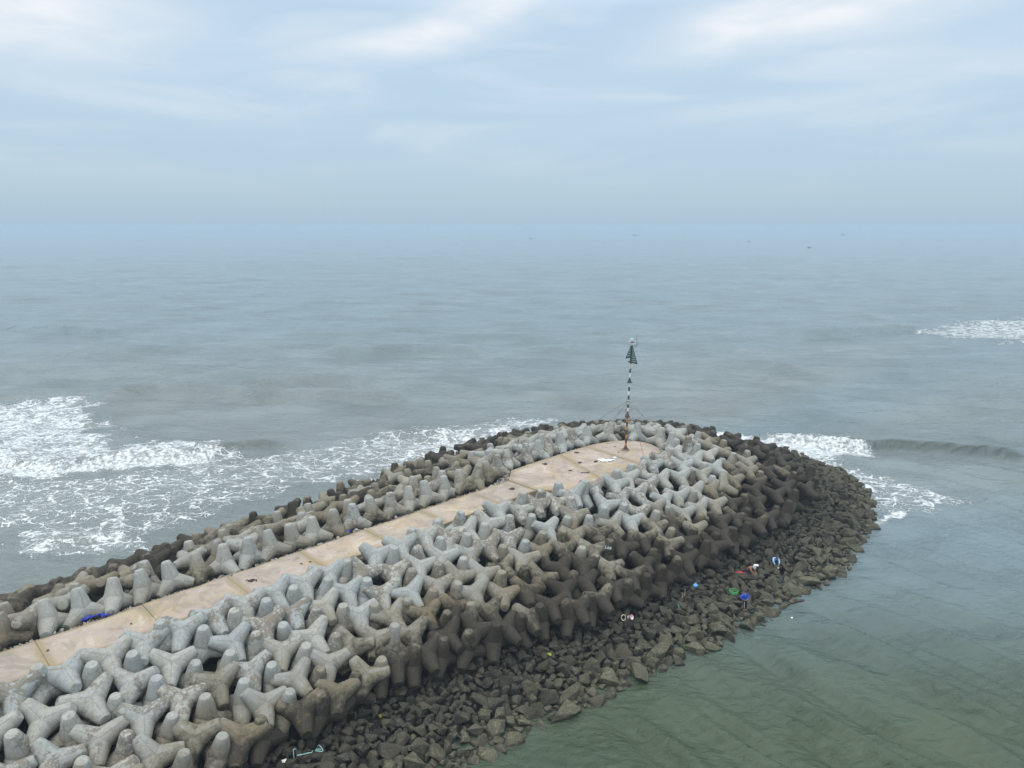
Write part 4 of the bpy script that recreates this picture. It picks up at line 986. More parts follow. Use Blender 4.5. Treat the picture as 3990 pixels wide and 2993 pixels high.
# ------------------------------------------------------------------ beacon
def build_beacon():
    root = empty('beacon', (11.87, 71.86, 6.035))
    tag(root, 'tall slim green and white striped beacon pole standing on the platform', 'beacon')
    k = .0081
    lean = .30 / 8.1
    H = lambda zy: (1530 - zy) * k
    ax = lambda z: Vector((lean * z * .62, 0, z))
    M_G = plain('green_paint', (.008, .07, .04), .5, .25, 9)
    M_W = plain('white_paint', (.72, .72, .68), .55, .1, 9, col2=(.5, .48, .42))
    M_O = plain('orange_rust_paint', (.62, .25, .03), .7, .3, 11, col2=(.20, .075, .02))
    M_K = plain('black_paint', (.022, .02, .018), .65, .2, 9, col2=(.11, .055, .03))
    M_Y = plain('faded_yellow_paint', (.66, .50, .28), .6, .15, 9)
    M_S = plain('weathered_steel', (.10, .085, .07), .7, .3, 14, col2=(.16, .08, .04))
    M_DG = plain('dark_green_slats', (.006, .042, .028), .5, .2, 8)
    pole = bmesh.new()
    mats = [M_G, M_W, M_O, M_K, M_Y]
    bands = [(1512, 1430, 2), (1430, 1370, 3), (1370, 1320, 2), (1320, 1260, 3), (1260, 1205, 2), (1205, 1150, 3), (1150, 1088, 2), (1070, 1010, 3), (1010, 965, 1), (965, 918, 0), (918, 860, 1), (860, 802, 0), (802, 746, 1), (746, 690, 0), (690, 634, 1), (618, 570, 0), (570, 512, 1), (512, 455, 0), (455, 392, 4)]
    for a, b_, mi in bands:
        n0 = len(pole.faces)
        za, zb_ = H(a), H(b_)
        r = .105 if za < 3.6 else .095 if za < 7.3 else .085
        tube(pole, [ax(za), ax(zb_)], r, 14)
        pole.faces.ensure_lookup_table()
        for f in pole.faces[n0:]: f.material_index = mi
    po = obj_bm('pole', pole, None, root)
    for m in mats: po.data.materials.append(m)
    po['label'] = 'pole striped orange and black below, green and white above'
    bm = bmesh.new()
    lathe(bm, [(0, .0), (.44, .0), (.42, .09), (.34, .11), (0, .11)], 18)
    obj_bm('concrete_footing', bm, plain('footing_concrete', (.22, .19, .13), .9, .3, 5), root)
    bm = bmesh.new()
    lathe(bm, [(0, .112), (.27, .112), (.27, .15), (.22, .18), (.13, .45), (.108, .5)], 16)
    for q in range(6):
        a = q * math.pi / 3
        tube(bm, [(.235 * math.cos(a), .235 * math.sin(a), .14), (.235 * math.cos(a), .235 * math.sin(a), .22)], .022, 6)
    obj_bm('base_plate', bm, M_K, root)
    for zy, m, s in ((1079, M_K, 1.0), (626, M_G, .92)):
        bm = bmesh.new()
        c = ax(H(zy))
        lathe(bm, [(.10, -.10), (.27 * s, -.07), (.27 * s, -.03), (.24 * s, -.02), (.24 * s, .02), (.20 * s, .04), (.13, .26), (.09, .30)], 14, c)
        for q in range(6):
            a = q * math.pi / 3
            tube(bm, [c + Vector((.22 * s * math.cos(a), .22 * s * math.sin(a), -.13)), c + Vector((.22 * s * math.cos(a), .22 * s * math.sin(a), .06))], .02, 6)
        obj_bm('flange', bm, m, root)
    # triangular daymark: slatted fins on an upper spar
    bm = bmesh.new()
    tube(bm, [ax(H(392)), ax(H(165))], [.10, .085], 12)
    obj_bm('spar', bm, M_DG, root)
    apex = H(168)
    def fin(ang, bot, wid, slats, sag):
        d = Vector((math.cos(R(ang)), math.sin(R(ang)), 0))
        bm = bmesh.new()
        zb_ = H(bot)
        tip = ax(zb_ + sag) + d * wid
        tube(bm, [ax(apex) + d * .08, tip], .04, 6)
        tube(bm, [ax(zb_ + .04) + d * .08, tip], .035, 6)
        up = Vector((0, 0, 1)); nn = d.cross(up)
        for q in range(slats):
            f = (q + .75) / (slats + .25)
            z = apex + (zb_ - apex) * f
            w = wid * f
            h = .15
            a0 = ax(z) + d * .06; a1 = ax(z + sag * f) + d * (w - .01)
            vs = []
            for off in (-.012, .012):
                vs.append([bm.verts.new(p) for p in (a0 + nn * off - up * h / 2, a1 + nn * off - up * h / 2, a1 + nn * off * 1 + up * h / 2, a0 + nn * off + up * h / 2)])
            bm.faces.new(vs[0]); bm.faces.new(vs[1][::-1])
            for e in range(4): bm.faces.new((vs[0][e], vs[1][e], vs[1][(e + 1) % 4], vs[0][(e + 1) % 4]))
        return obj_bm('daymark_fin', bm, M_DG, root)
    fin(-8, 385, .66, 8, -.10)['label'] = 'full slatted triangular fin'
    fin(172, 318, .50, 5, -.06)['label'] = 'shorter broken slatted fin'
    fin(82, 385, .6, 8, -.08); fin(262, 370, .45, 7, -.05)
    bm = bmesh.new(); box(bm, ax(H(366)) + Vector((-.2, -.03, 0)), (.16, .10, .14))
    bmesh.ops.bevel(bm, geom=bm.edges[:], offset=.015, segments=1, affect='EDGES')
    obj_bm('junction_box', bm, M_K, root)
    # lantern and solar panels
    c = ax(H(150))
    bm = bmesh.new()
    tube(bm, [c + Vector((0, 0, -.12)), c + Vector((0, 0, .12))], .045, 8)
    tube(bm, [c + Vector((-.22, -.05, .08)), c + Vector((.05, 0, -.1))], .02, 6)
    tube(bm, [c + Vector((.24, -.05, .08)), c + Vector((.0, 0, -.1))], .02, 6)
    obj_bm('lantern_mount', bm, M_W, root)
    def panel(ang, offx):
        d = Euler((R(-30), 0, R(ang))).to_matrix()
        bm = bmesh.new()
        pc = c + Vector((0, 0, .26)) + Euler((0, 0, R(ang))).to_matrix() @ Vector((0, -.2, 0))
        box(bm, pc, (.58, .035, .31), d)
        bmesh.ops.bevel(bm, geom=bm.edges[:], offset=.008, segments=1, affect='EDGES')
        p = obj_bm('solar_panel', bm, M_W, root)
        bm = bmesh.new()
        for q in range(4):
            for w in range(2):
                box(bm, pc + d @ Vector((-.195 + q * .13, -.021, -.058 + w * .116)), (.123, .006, .108), d)
        m, nt, b = mat('solar_cells')
        b.inputs['Base Color'].default_value = (.01, .025, .07, 1); b.inputs['Roughness'].default_value = .25
        obj_bm('cells', bm, m, p)
    panel(4, 0); panel(124, 0); panel(244, 0)
    bm = bmesh.new()
    lathe(bm, [(0, .30), (.16, .30), (.17, .36), (.13, .40), (.12, .52), (.135, .55), (.09, .60), (0, .62)], 14, c)
    lan = obj_bm('lantern', bm, M_W, root)
    bm = bmesh.new()
    lathe(bm, [(.122, .41), (.130, .43), (.130, .49), (.122, .51)], 14, c)
    obj_bm('lens', bm, plain('lens_glass', (.05, .14, .09), .15, .1), lan)
    bm = bmesh.new()
    tube(bm, [c + Vector((0, 0, -.10)), c + Vector((.50, -.05, -.16))], .025, 6)
    tube(bm, [ax(H(212)) + Vector((.08, 0, 0)), c + Vector((.47, -.05, -.17))], .022, 6)
    obj_bm('bracket', bm, M_K, root)
    bm = bmesh.new()
    tube(bm, [c + Vector((.50, -.05, -.20)), c + Vector((.49, -.05, .25)), c + Vector((.45, -.05, 1.05))], [.024, .018, .012], 6)
    obj_bm('antenna', bm, M_K, root)
    # guys
    top = ax(H(884))
    bm = bmesh.new(); lathe(bm, [(.095, -.05), (.13, -.05), (.13, .05), (.095, .05)], 12, top)
    obj_bm('guy_collar', bm, M_S, root)
    for g in ((-7.6, 3.0, -.6), (-2.2, 5.2, -.3), (5.6, 3.6, -.5), (1.35, -4.7, .02), (-1.0, -.05, -.02)):
        p0 = top + Vector((g[0], g[1], 0)).normalized() * .12
        p1 = Vector(g)
        if g[1] == -.05: p1 = Vector((-.25, .2, 2.3))
        pts = []
        for q in range(15):
            t = q / 14
            p = p0.lerp(p1, t); p.z -= .10 * 4 * t * (1 - t)
            pts.append(p)
        bm = bmesh.new(); tube(bm, pts, .017, 5)
        for t in (.3, .52, .75):
            p = p0.lerp(p1, t); p.z -= .10 * 4 * t * (1 - t); d = (p1 - p0).normalized()
            tube(bm, [p - d * .11, p + d * .11], .032, 6)
        obj_bm('guy_wire', bm, M_S, root)
build_beacon()

# ------------------------------------------------------------------ people
def skin(name, nodes, edges, m, parent, root, sub=1):
    names = list(nodes)
    me = bpy.data.meshes.new(name)
    me.from_pydata([nodes[n][0] for n in names], [(names.index(a), names.index(b)) for a, b in edges], [])
    me.update()
    o = bpy.data.objects.new(name, me)
    link(o, parent)
    md = o.modifiers.new('skin', 'SKIN'); md.use_smooth_shade = True; md.branch_smoothing = .3
    sk = me.skin_vertices[0].data if me.skin_vertices else None
    if sk is None:
        bm = bmesh.new(); bm.from_mesh(me); bm.verts.layers.skin.verify(); bm.to_mesh(me); bm.free()
        sk = me.skin_vertices[0].data
    for i, n in enumerate(names):
        r = nodes[n][1]
        sk[i].radius = r if isinstance(r, tuple) else (r, r)
        sk[i].use_root = (n == root)
    s = o.modifiers.new('sub', 'SUBSURF'); s.levels = sub; s.render_levels = sub
    me.materials.append(m)
    return o

def person(name, loc, rz, J, cols, label, hat=None):
    """J: joints -> position. builds one continuous body, clothing as children"""
    root = empty(name, loc, rz)
    tag(root, label, 'person')
    V = {k: Vector(v) for k, v in J.items()}
    skin_m = plain('skin', (.36, .20, .13), .6, .1)
    nodes = {}; edges = []
    def nd(n, p, r): nodes[n] = (tuple(p), r)
    def ed(a, b): edges.append((a, b))
    nd('pelvis', V['pelvis'], (.135, .10)); nd('spine', V['spine'], (.125, .095)); nd('chest', V['chest'], (.15, .105)); nd('neck', V['neck'], .052)
    nd('jaw', V['neck'].lerp(V['head'], .55), (.065, .07)); nd('head', V['head'], (.078, .092)); nd('crown', V['head'] + (V['head'] - V['neck']).normalized() * .085, (.062, .072))
    face = V['face'].normalized()
    nd('nose', V['head'] + face * .105 - Vector((0, 0, .015)), .014)
    for a, b in (('pelvis', 'spine'), ('spine', 'chest'), ('chest', 'neck'), ('neck', 'jaw'), ('jaw', 'head'), ('head', 'crown'), ('head', 'nose')): ed(a, b)
    for s in 'LR':
        nd('sho' + s, V['sho' + s], .058); nd('elb' + s, V['elb' + s], .042); nd('wri' + s, V['wri' + s], .028)
        fore = (V['wri' + s] - V['elb' + s]).normalized()
        hd = V['hand' + s].normalized() if 'hand' + s in V else fore
        pal = V['wri' + s] + hd * .075
        nd('pal' + s, pal, (.036, .018))
        ed('chest', 'sho' + s); ed('sho' + s, 'elb' + s); ed('elb' + s, 'wri' + s); ed('wri' + s, 'pal' + s)
        side_ = hd.cross(Vector((0, 0, 1)));
        side_ = side_.normalized() if side_.length > .1 else Vector((1, 0, 0))
        curl = hd.cross(side_).normalized() * (-1 if hd.cross(side_).z > 0 else 1)
        for q, (o_, L_) in enumerate(((-.027, .060), (-.009, .070), (.009, .066), (.026, .052))):
            b0 = pal + side_ * o_ + hd * .03; b1 = b0 + hd * L_ * .55 + curl * .008; b2 = b1 + hd * L_ * .4 + curl * .025
            nd(f'f{q}a' + s, b0, .0095); nd(f'f{q}b' + s, b1, .0088); nd(f'f{q}c' + s, b2, .0075)
            ed('pal' + s, f'f{q}a' + s); ed(f'f{q}a' + s, f'f{q}b' + s); ed(f'f{q}b' + s, f'f{q}c' + s)
        t0 = pal - hd * .02 + side_ * (.036 if s == 'L' else -.036); t1 = t0 + hd * .045 + side_ * (.02 if s == 'L' else -.02)
        nd('th' + s, t0, .011); nd('ti' + s, t1, .009); ed('pal' + s, 'th' + s); ed('th' + s, 'ti' + s)
        nd('hip' + s, V['hip' + s], .085); nd('kne' + s, V['kne' + s], .056); nd('ank' + s, V['ank' + s], .038)
        nd('toe' + s, V['toe' + s], (.042, .028))
        ed('pelvis', 'hip' + s); ed('hip' + s, 'kne' + s); ed('kne' + s, 'ank' + s); ed('ank' + s, 'toe' + s)
    skin('body', nodes, edges, skin_m, root, 'pelvis')
    shirt_m = plain('shirt_cloth', cols[0], .85, .15, 9); trs_m = plain('trouser_cloth', cols[1], .9, .2, 9)
    pick = lambda ks, g: {k: (nodes[k][0], tuple(x + g for x in nodes[k][1]) if isinstance(nodes[k][1], tuple) else nodes[k][1] + g) for k in ks}
    ks = ['spine', 'chest', 'shoL', 'elbL', 'shoR', 'elbR']
    sn = pick(ks, .040)
    sn['hem'] = (tuple(V['pelvis'].lerp(V['spine'], -.08)), (.185, .15))
    sn['col'] = (tuple(V['chest'].lerp(V['neck'], .75)), .075)
    for s in 'LR': sn['cuf' + s] = (tuple(V['elb' + s].lerp(V['wri' + s], .88)), .042)
    skin('shirt', sn, [('hem', 'spine'), ('spine', 'chest'), ('chest', 'col'), ('chest', 'shoL'), ('shoL', 'elbL'), ('elbL', 'cufL'), ('chest', 'shoR'), ('shoR', 'elbR'), ('elbR', 'cufR')], shirt_m, root, 'chest')
    tn = pick(['pelvis', 'hipL', 'kneL', 'hipR', 'kneR'], .022)
    for s in 'LR': tn['cuf' + s] = (tuple(V['kne' + s].lerp(V['ank' + s], .9)), .056)
    tr = skin('trousers', tn, [('pelvis', 'hipL'), ('hipL', 'kneL'), ('kneL', 'cufL'), ('pelvis', 'hipR'), ('hipR', 'kneR'), ('kneR', 'cufR')], trs_m, root, 'pelvis')
    if len(cols) > 3:
        bm = bmesh.new()
        a, b = V['hipR'].lerp(V['kneR'], .1), V['kneR'].lerp(V['ankR'], .5)
        off = Vector((-.03, -.085, 0))
        tube(bm, [a + off * 1.1, V['kneR'] + off * .9, b + off * .75], .018, 6)
        obj_bm('stripe', bm, plain('stripe_white', cols[3], .8), tr)
    for s in 'LR':
        sh = {'heel': (tuple(V['ank' + s] + Vector((0, 0, -.035)) + (V['ank' + s] - V['toe' + s]) * .25), (.060, .052)), 'mid': (tuple(V['ank' + s].lerp(V['toe' + s], .45) + Vector((0, 0, -.012))), (.064, .052)), 'tip': (tuple(V['toe' + s] + (V['toe' + s] - V['ank' + s]) * .35), (.056, .044))}
        skin('shoe', sh, [('heel', 'mid'), ('mid', 'tip')], plain('shoe_rubber', (.02, .022, .03), .7), root, 'mid')
    up = (V['head'] - V['neck']).normalized()
    bm = bmesh.new()
    bmesh.ops.create_uvsphere(bm, u_segments=14, v_segments=9, radius=1)
    c = V['head'] + up * .05 - face * .018
    q = Matrix((face.cross(up).normalized(), face, up)).transposed()
    for v in bm.verts:
        p = Vector(v.co); p = Vector((p.x * .092, p.y * .108, p.z * .095))
        if p.z < -.03: p.z = -.03 + (p.z + .03) * (.35 if p.y < .02 else .1)
        v.co = c + q @ p
    if hat:
        lathe_c = c
        ring0 = [bm.verts.new(c + q @ Vector((.095 * math.cos(t), .11 * math.sin(t), .01))) for t in [2 * math.pi * k / 14 for k in range(14)]]
        ring1 = [bm.verts.new(c + q @ Vector((.17 * math.cos(t), .185 * math.sin(t), -.02))) for t in [2 * math.pi * k / 14 for k in range(14)]]
        for k in range(14): bm.faces.new((ring0[k], ring0[(k + 1) % 14], ring1[(k + 1) % 14], ring1[k]))
        obj_bm('hat', bm, plain('hat_cloth', hat, .8), root, True)
    else:
        obj_bm('hair', bm, plain('hair_dark', cols[2], .7), root, True)
    sx_ = face.cross(up).normalized()
    for e in (-1, 1):
        bm = bmesh.new(); bmesh.ops.create_icosphere(bm, subdivisions=1, radius=.012, matrix=Matrix.Translation(V['head'] + face * .088 + sx_ * .032 * e + up * .012))
        obj_bm('eye', bm, plain('eye_dark', (.02, .015, .012), .3), root)
        bm = bmesh.new(); bmesh.ops.create_icosphere(bm, subdivisions=1, radius=.024, matrix=Matrix.Translation(V['head'] + sx_ * .088 * e) @ Matrix.Diagonal((.6, 1, 1.4, 1)))
        obj_bm('ear', bm, skin_m, root)
    return root

stand = dict(pelvis=(0, 0, .90), spine=(0, .01, 1.10), chest=(0, .0, 1.30), neck=(0, -.02, 1.43), head=(.01, -.05, 1.555), face=(.25, -1, -.2),
             shoL=(.185, .0, 1.36), elbL=(.24, -.03, 1.09), wriL=(.04, -.22, 1.02), handL=(-1, -.2, 0),
             shoR=(-.185, .0, 1.36), elbR=(-.43, .03, 1.17), wriR=(-.24, -.13, 1.00), handR=(1, -.15, -.5),
             hipL=(.09, 0, .84), kneL=(.12, -.05, .48), ankL=(.12, .0, .09), toeL=(.15, -.15, .03),
             hipR=(-.09, 0, .84), kneR=(-.08, -.02, .47), ankR=(-.06, .02, .09), toeR=(-.09, -.13, .03))
squat = dict(pelvis=(0, .10, .30), spine=(0, .02, .47), chest=(0, -.14, .64), neck=(0, -.25, .74), head=(0, -.36, .80), face=(0, -.8, -.7),
             shoL=(.19, -.16, .66), elbL=(.29, -.32, .42), wriL=(.14, -.52, .24), shoR=(-.19, -.16, .66), elbR=(-.27, -.34, .44), wriR=(-.16, -.50, .20),
             hipL=(.10, .08, .28), kneL=(.20, -.28, .43), ankL=(.17, -.05, .10), toeL=(.19, -.20, .04),
             hipR=(-.10, .08, .28), kneR=(-.20, -.28, .43), ankR=(-.17, -.05, .10), toeR=(-.19, -.20, .04))
bend = dict(pelvis=(0, .08, .32), spine=(.0, -.04, .52), chest=(.02, -.24, .66), neck=(.03, -.38, .70), head=(.04, -.50, .72), face=(.2, -.6, -.8),
            shoL=(.20, -.25, .64), elbL=(.28, -.42, .42), wriL=(.22, -.58, .20), shoR=(-.17, -.27, .66), elbR=(-.25, -.45, .42), wriR=(-.12, -.62, .18),
            hipL=(.10, .06, .30), kneL=(.22, -.26, .40), ankL=(.19, -.04, .10), toeL=(.21, -.19, .04),
            hipR=(-.10, .06, .30), kneR=(-.19, -.27, .40), ankR=(-.15, -.05, .10), toeR=(-.17, -.20, .04))
def feet_z(x, y): return max(drop(x + dx, y + dy) for dx in (-.12, .12) for dy in (-.05, .1))
person('person', (17.54, 49.25, feet_z(17.54, 49.25)), R(20), stand, [(.012, .075, .50), (.012, .015, .03), (.02, .014, .012), (.6, .6, .6)],
       'person standing in a bright blue jacket and dark trousers, one hand on hip')
person('person', (22.4, 56.6, drop(22.4, 56.5)), R(8), squat, [(.30, .55, .82), (.010, .016, .045), (.12, .025, .03)],
       'person squatting in a pale blue shirt, reaching both hands down to the stones')
person('person', (19.45, 54.45, drop(19.45, 54.4)), R(42), bend, [(.30, .13, .07), (.012, .02, .045), (.03, .02, .02)],
       'person crouched over in a brown shirt beside a red bag', hat=(.33, .33, .36))

# ------------------------------------------------------------------ belongings and litter
def bag(name, loc, r, col, label, cat, handles=True):
    root = empty(name, loc)
    tag(root, label, cat)
    m = plain(name + '_plastic', col, .4, .12, 7)
    bm = bmesh.new()
    bmesh.ops.create_icosphere(bm, subdivisions=3, radius=1)
    rr = random.Random(int(loc[0] * 100))
    for v in bm.verts:
        p = v.co.copy()
        a = math.atan2(p.y, p.x)
        w = 1 + .12 * math.sin(5 * a + 4 * p.z) + rr.uniform(-.05, .05)
        taper = 1 - .35 * max(0, p.z)
        v.co = Vector((p.x * w * taper * r, p.y * w * taper * r * .8, (p.z * .95 + .85) * r))
    obj_bm('sack', bm, m, root, True)
    if handles:
        for s in (-1, 1):
            bm = bmesh.new()
            tube(bm, [(s * .28 * r, 0, 1.6 * r), (s * .36 * r, 0, 2.0 * r), (s * .2 * r, 0, 2.35 * r), (s * .08 * r, 0, 1.95 * r), (s * .12 * r, 0, 1.6 * r)], .07 * r, 6)
            obj_bm('handle', bm, m, root)
    return root
def sheet(name, loc, outline, col, label, cat, amp=.05, sub=3, rough=.6, th=.012, seed=1):
    bm = bmesh.new()
    vs = [bm.verts.new((x, y, 0)) for x, y in outline]
    bm.faces.new(vs)
    bmesh.ops.triangulate(bm, faces=bm.faces[:])
    bmesh.ops.subdivide_edges(bm, edges=bm.edges[:], cuts=sub, use_grid_fill=True)
    for v in bm.verts:
        v.co.z = amp * (1 + math.sin(v.co.x * 11 + seed) * math.cos(v.co.y * 9 - seed) + .5 * math.sin(23 * v.co.x - 17 * v.co.y))
    r = bmesh.ops.extrude_face_region(bm, geom=bm.faces[:])
    for v in [g for g in r['geom'] if isinstance(g, bmesh.types.BMVert)]: v.co.z += th
    o = obj_bm(name, bm, plain(name + '_surface', col, rough, .1, 8), None, False, loc)
    return tag(o, label, cat)
def lump(name, loc, s, col, label, cat, seed, rough=.85, group=None):
    bm = bmesh.new()
    bmesh.ops.create_icosphere(bm, subdivisions=3, radius=1)
    rr = random.Random(seed)
    ph = [rr.uniform(0, 6) for _ in range(6)]
    for v in bm.verts:
        p = v.co.copy()
        w = 1 + .3 * math.sin(4 * p.x + ph[0]) * math.sin(5 * p.y + ph[1]) + .2 * math.sin(9 * p.z + ph[2] + 7 * p.x) + rr.uniform(-.1, .1)
        v.co = Vector((p.x * s[0] * w, p.y * s[1] * w, (p.z * w + .75) * s[2]))
    o = obj_bm(name, bm, plain(name + '_surface', col, rough, .3, 10), None, False, loc)
    o.rotation_euler.z = rr.uniform(0, 6)
    return tag(o, label, cat, group)
def bucket(name, loc, r, h, col, label, cat, tilt=(0, 0, 0), rim=None, handle=True):
    root = empty(name, loc); root.rotation_euler = tilt
    tag(root, label, cat)
    m = plain(name + '_plastic', col, .45, .15, 6)
    bm = bmesh.new()
    lathe(bm, [(0, .0), (r * .74, .0), (r * .76, .02), (r, h), (r * 1.06, h), (r * 1.06, h - .025), (r * .96, h - .02), (r * .72, .03), (0, .03)], 18)
    obj_bm('shell', bm, m, root, True)
    bm = bmesh.new()
    rings = lathe(bm, [(r * 1.0, h - .06), (r * 1.09, h - .05), (r * 1.09, h + .012), (r * 1.0, h + .012)], 18)
    obj_bm('rim', bm, plain(name + '_rim', rim or col, .45), root, True)
    if handle:
        bm = bmesh.new()
        tube(bm, [(r * 1.08 * math.cos(t), r * .5 * math.sin(t), h - .03 - .06 * math.sin(t)) for t in [math.pi * k / 10 for k in range(11)]], .010, 6)
        obj_bm('handle', bm, plain('handle_wire', (.25, .25, .24), .4, metal=.6), root)
    return root
bag('plastic_bag', (14.49, 51.97, drop(14.49, 51.97) - .02), .20, (.13, .40, .70), 'light blue plastic carrier bag with handles at the foot of the tetrapods', 'bag')
rz_ = max(drop(18.9 + dx, 54.7 + dy) for dx in (-.25, 0, .25) for dy in (-.15, 0, .15)) - .04
tag(sheet('sack', (18.9, 54.7, rz_), [(-.42, .12), (-.2, -.08), (.1, -.16), (.38, -.3), (.45, -.1), (.2, .1), (-.1, .22)], (.36, .018, .035), 'flat red sack lying left of the crouched person in brown', 'sack', .045, 3), 'flat red sack lying left of the crouched person in brown')
root = empty('cool_box', (20.55, 55.7, drop(20.55, 55.7)), R(-8)); tag(root, 'small pale pink and white foam box between the two crouching people', 'box')
bm = bmesh.new(); box(bm, (0, 0, .08), (.36, .2, .16)); bmesh.ops.bevel(bm, geom=bm.edges[:], offset=.015, segments=2, affect='EDGES'); obj_bm('tub', bm, plain('foam_white', (.75, .62, .66), .6, .06), root)
bm = bmesh.new(); box(bm, (0, 0, .175), (.38, .22, .04)); bmesh.ops.bevel(bm, geom=bm.edges[:], offset=.01, segments=2, affect='EDGES'); obj_bm('lid', bm, plain('foam_lid', (.8, .72, .74), .6, .06), root)
bucket('cup', (22.55, 56.0, drop(22.55, 56.0)), .07, .13, (.62, .62, .58), 'small whitish cup in front of the person in pale blue', 'cup', handle=False)
# green keep-net basket
def basket(loc):
    root = empty('net_basket', loc); tag(root, 'round green net basket on the stones left of the standing person', 'basket')
    m = plain('green_net', (.03, .22, .07), .6, .25, 12)
    bm = bmesh.new()
    for z, r in ((.02, .26), (.12, .30), (.24, .33)):
        tube(bm, [(r * math.cos(t), r * math.sin(t), z) for t in [2 * math.pi * k / 24 for k in range(25)]], .02, 6, False)
    obj_bm('hoops', bm, plain('green_hoop', (.06, .38, .10), .5), root)
    bm = bmesh.new()
    for k in range(24):
        for sgn in (-1, 1):
            t = 2 * math.pi * k / 24
            tube(bm, [(.26 * math.cos(t), .26 * math.sin(t), .02), (.33 * math.cos(t + sgn * .35), .33 * math.sin(t + sgn * .35), .24)], .007, 4)
        tube(bm, [(.26 * math.cos(t), .26 * math.sin(t), .02), (0, 0, .03)], .007, 4)
    obj_bm('netting', bm, m, root)
basket((17.5, 51.8, max(drop(17.5 + dx, 51.8 + dy) for dx in (-.2, 0, .2) for dy in (-.2, 0, .2)) - .08))
bucket('bucket', (18.43, 49.95, drop(18.43, 49.95) - .02), .20, .30, (.02, .09, .075), 'dark green bucket on the stones right of the standing person', 'bucket')
bucket('paint_tub', (8.45, 47.2, drop(8.45, 47.2) + .12), .17, .34, (.72, .70, .72), 'white tub with a red lid tipped at the foot of the tetrapods', 'tub', (R(60), R(18), R(30)), (.6, .02, .04))
bm = bmesh.new(); tube(bm, [(.2 * math.cos(t), 0, .2 + .2 * math.sin(t)) for t in [2 * math.pi * k / 20 for k in range(21)]], .03, 6, False)
o = obj_bm('plastic_ring', bm, plain('cream_plastic', (.66, .58, .40), .5), None, True, (8.12, 47.12, drop(8.12, 47.12))); o.rotation_euler = (R(-20), 0, R(35))
tag(o, 'cream plastic ring leaning against the red and white tub', 'ring')
bag('net_scrap', (12.54, 49.45, drop(12.54, 49.45) - .04), .15, (.02, .23, .12), 'crumpled green plastic scrap among the dark stones', 'plastic scrap', False)
for k, (x, y, h) in enumerate(((13.15, 50.62, .42), (13.36, 50.78, .62))):
    z = drop(x, y)
    bm = bmesh.new()
    tube(bm, [(0, 0, -.12), (.02, .01, h * .5), (.03, .0, h)], [.034, .030, .026], 7)
    tag(obj_bm('stake', bm, plain('bleached_wood', (.42, .32, .19), .9, .2, 10), None, False, (x, y, z)), ('shorter' if k == 0 else 'taller') + ' of the two bleached wooden stakes among the stones', 'stake')
# turquoise line
rp = [(-11.71, 33.78), (-11.82, 33.7), (-11.8, 33.57), (-11.66, 33.48), (-11.46, 33.51), (-10.9, 33.66), (-10.91, 33.97), (-10.89, 34.18), (-10.74, 34.33), (-10.5, 34.21), (-10.33, 33.99), (-10.38, 33.83), (-10.6, 33.81), (-10.72, 33.91), (-10.65, 34.05), (-10.38, 34.05)]
pts = []
for i in range(len(rp) - 1):
    for t in (0, .25, .5, .75):
        p0 = rp[max(i - 1, 0)]; p1 = rp[i]; p2 = rp[i + 1]; p3 = rp[min(i + 2, len(rp) - 1)]
        q = [.5 * (2 * p1[j] + (p2[j] - p0[j]) * t + (2 * p0[j] - 5 * p1[j] + 4 * p2[j] - p3[j]) * t * t + (3 * p1[j] - p0[j] - 3 * p2[j] + p3[j]) * t ** 3) for j in (0, 1)]
        pts.append(q)
zs = [drop(*q) for q in pts]
for _ in range(6): zs = [max(drop(*pts[i]), (zs[max(i - 1, 0)] + zs[i] + zs[min(i + 1, len(zs) - 1)]) / 3) for i in range(len(zs))]
bm = bmesh.new(); tube(bm, [(q[0], q[1], z + .025) for q, z in zip(pts, zs)], .021, 6)
tag(obj_bm('rope', bm, plain('turquoise_rope', (.38, .62, .58), .7, .1), None, True), 'looped pale turquoise rope lying on the dark stones', 'rope')
def bits(L_):
    for a in L_: yield a
sheet('torn_board', (-12.18, 33.03, drop(-12.18, 33.03) + .02), [(-.14, -.12), (.1, -.13), (.15, .06), (.12, .14), (-.1, .05)], (.66, .60, .52), 'torn cream board scrap on the stones below the turquoise rope', 'scrap', .02, 2)
sheet('foam_sheet', (9.4, 68.3, 6.04), [(-.85, .38), (-.6, .40), (-.55, .52), (.3, .45), (.98, .30), (.62, -.02), (.1, -.22), (-.42, -.36)], (.82, .83, .85), 'big white foam sheet lying on the platform near the beacon', 'sheet', .035, 2, .5, .03)
lump('foam_lump', (10.36, 69.15, 6.03), (.2, .15, .09), (.8, .8, .8), 'small round white foam lump beside the white sheet', 'foam lump', 4, .6)
sheet('tarp', (-25.0, 39.15, 5.9), [(-.85, -.35), (-.5, -.42), (-.3, .0), (.1, .12), (.45, .1), (.85, .35), (.7, .65), (.2, .48), (-.5, .3), (-.95, .05)], (.008, .025, .36), 'long crumpled blue tarp on the walkway edge at the near end', 'tarp', .10, 4, .5)
sheet('tarp', (-12.95, 51.2, 5.85), [(-.5, -.25), (-.1, -.2), (.2, .0), (.5, .15), (.45, .5), (.1, .35), (-.25, .2), (-.55, .05)], (.008, .03, .38), 'small crumpled blue tarp at the walkway edge halfway along', 'tarp', .10, 4, .5)
for k, (x, y, c, lb) in enumerate(((-25.9, 38.75, (.6, .62, .62), 'white plastic scrap just before the long blue tarp'), (-24.25, 40.05, (.62, .68, .66), 'pale plastic scrap just beyond the long blue tarp'), (-26.6, 37.6, (.62, .62, .6), 'white foam scrap in the gravel nearest the picture edge'), (-12.1, 52.05, (.5, .48, .44), 'pale stone-like foam chunk past the small blue tarp'))):
    lump('litter', (x, y, 5.86), (.13, .09, .06), c, lb, 'litter', 30 + k, .6)
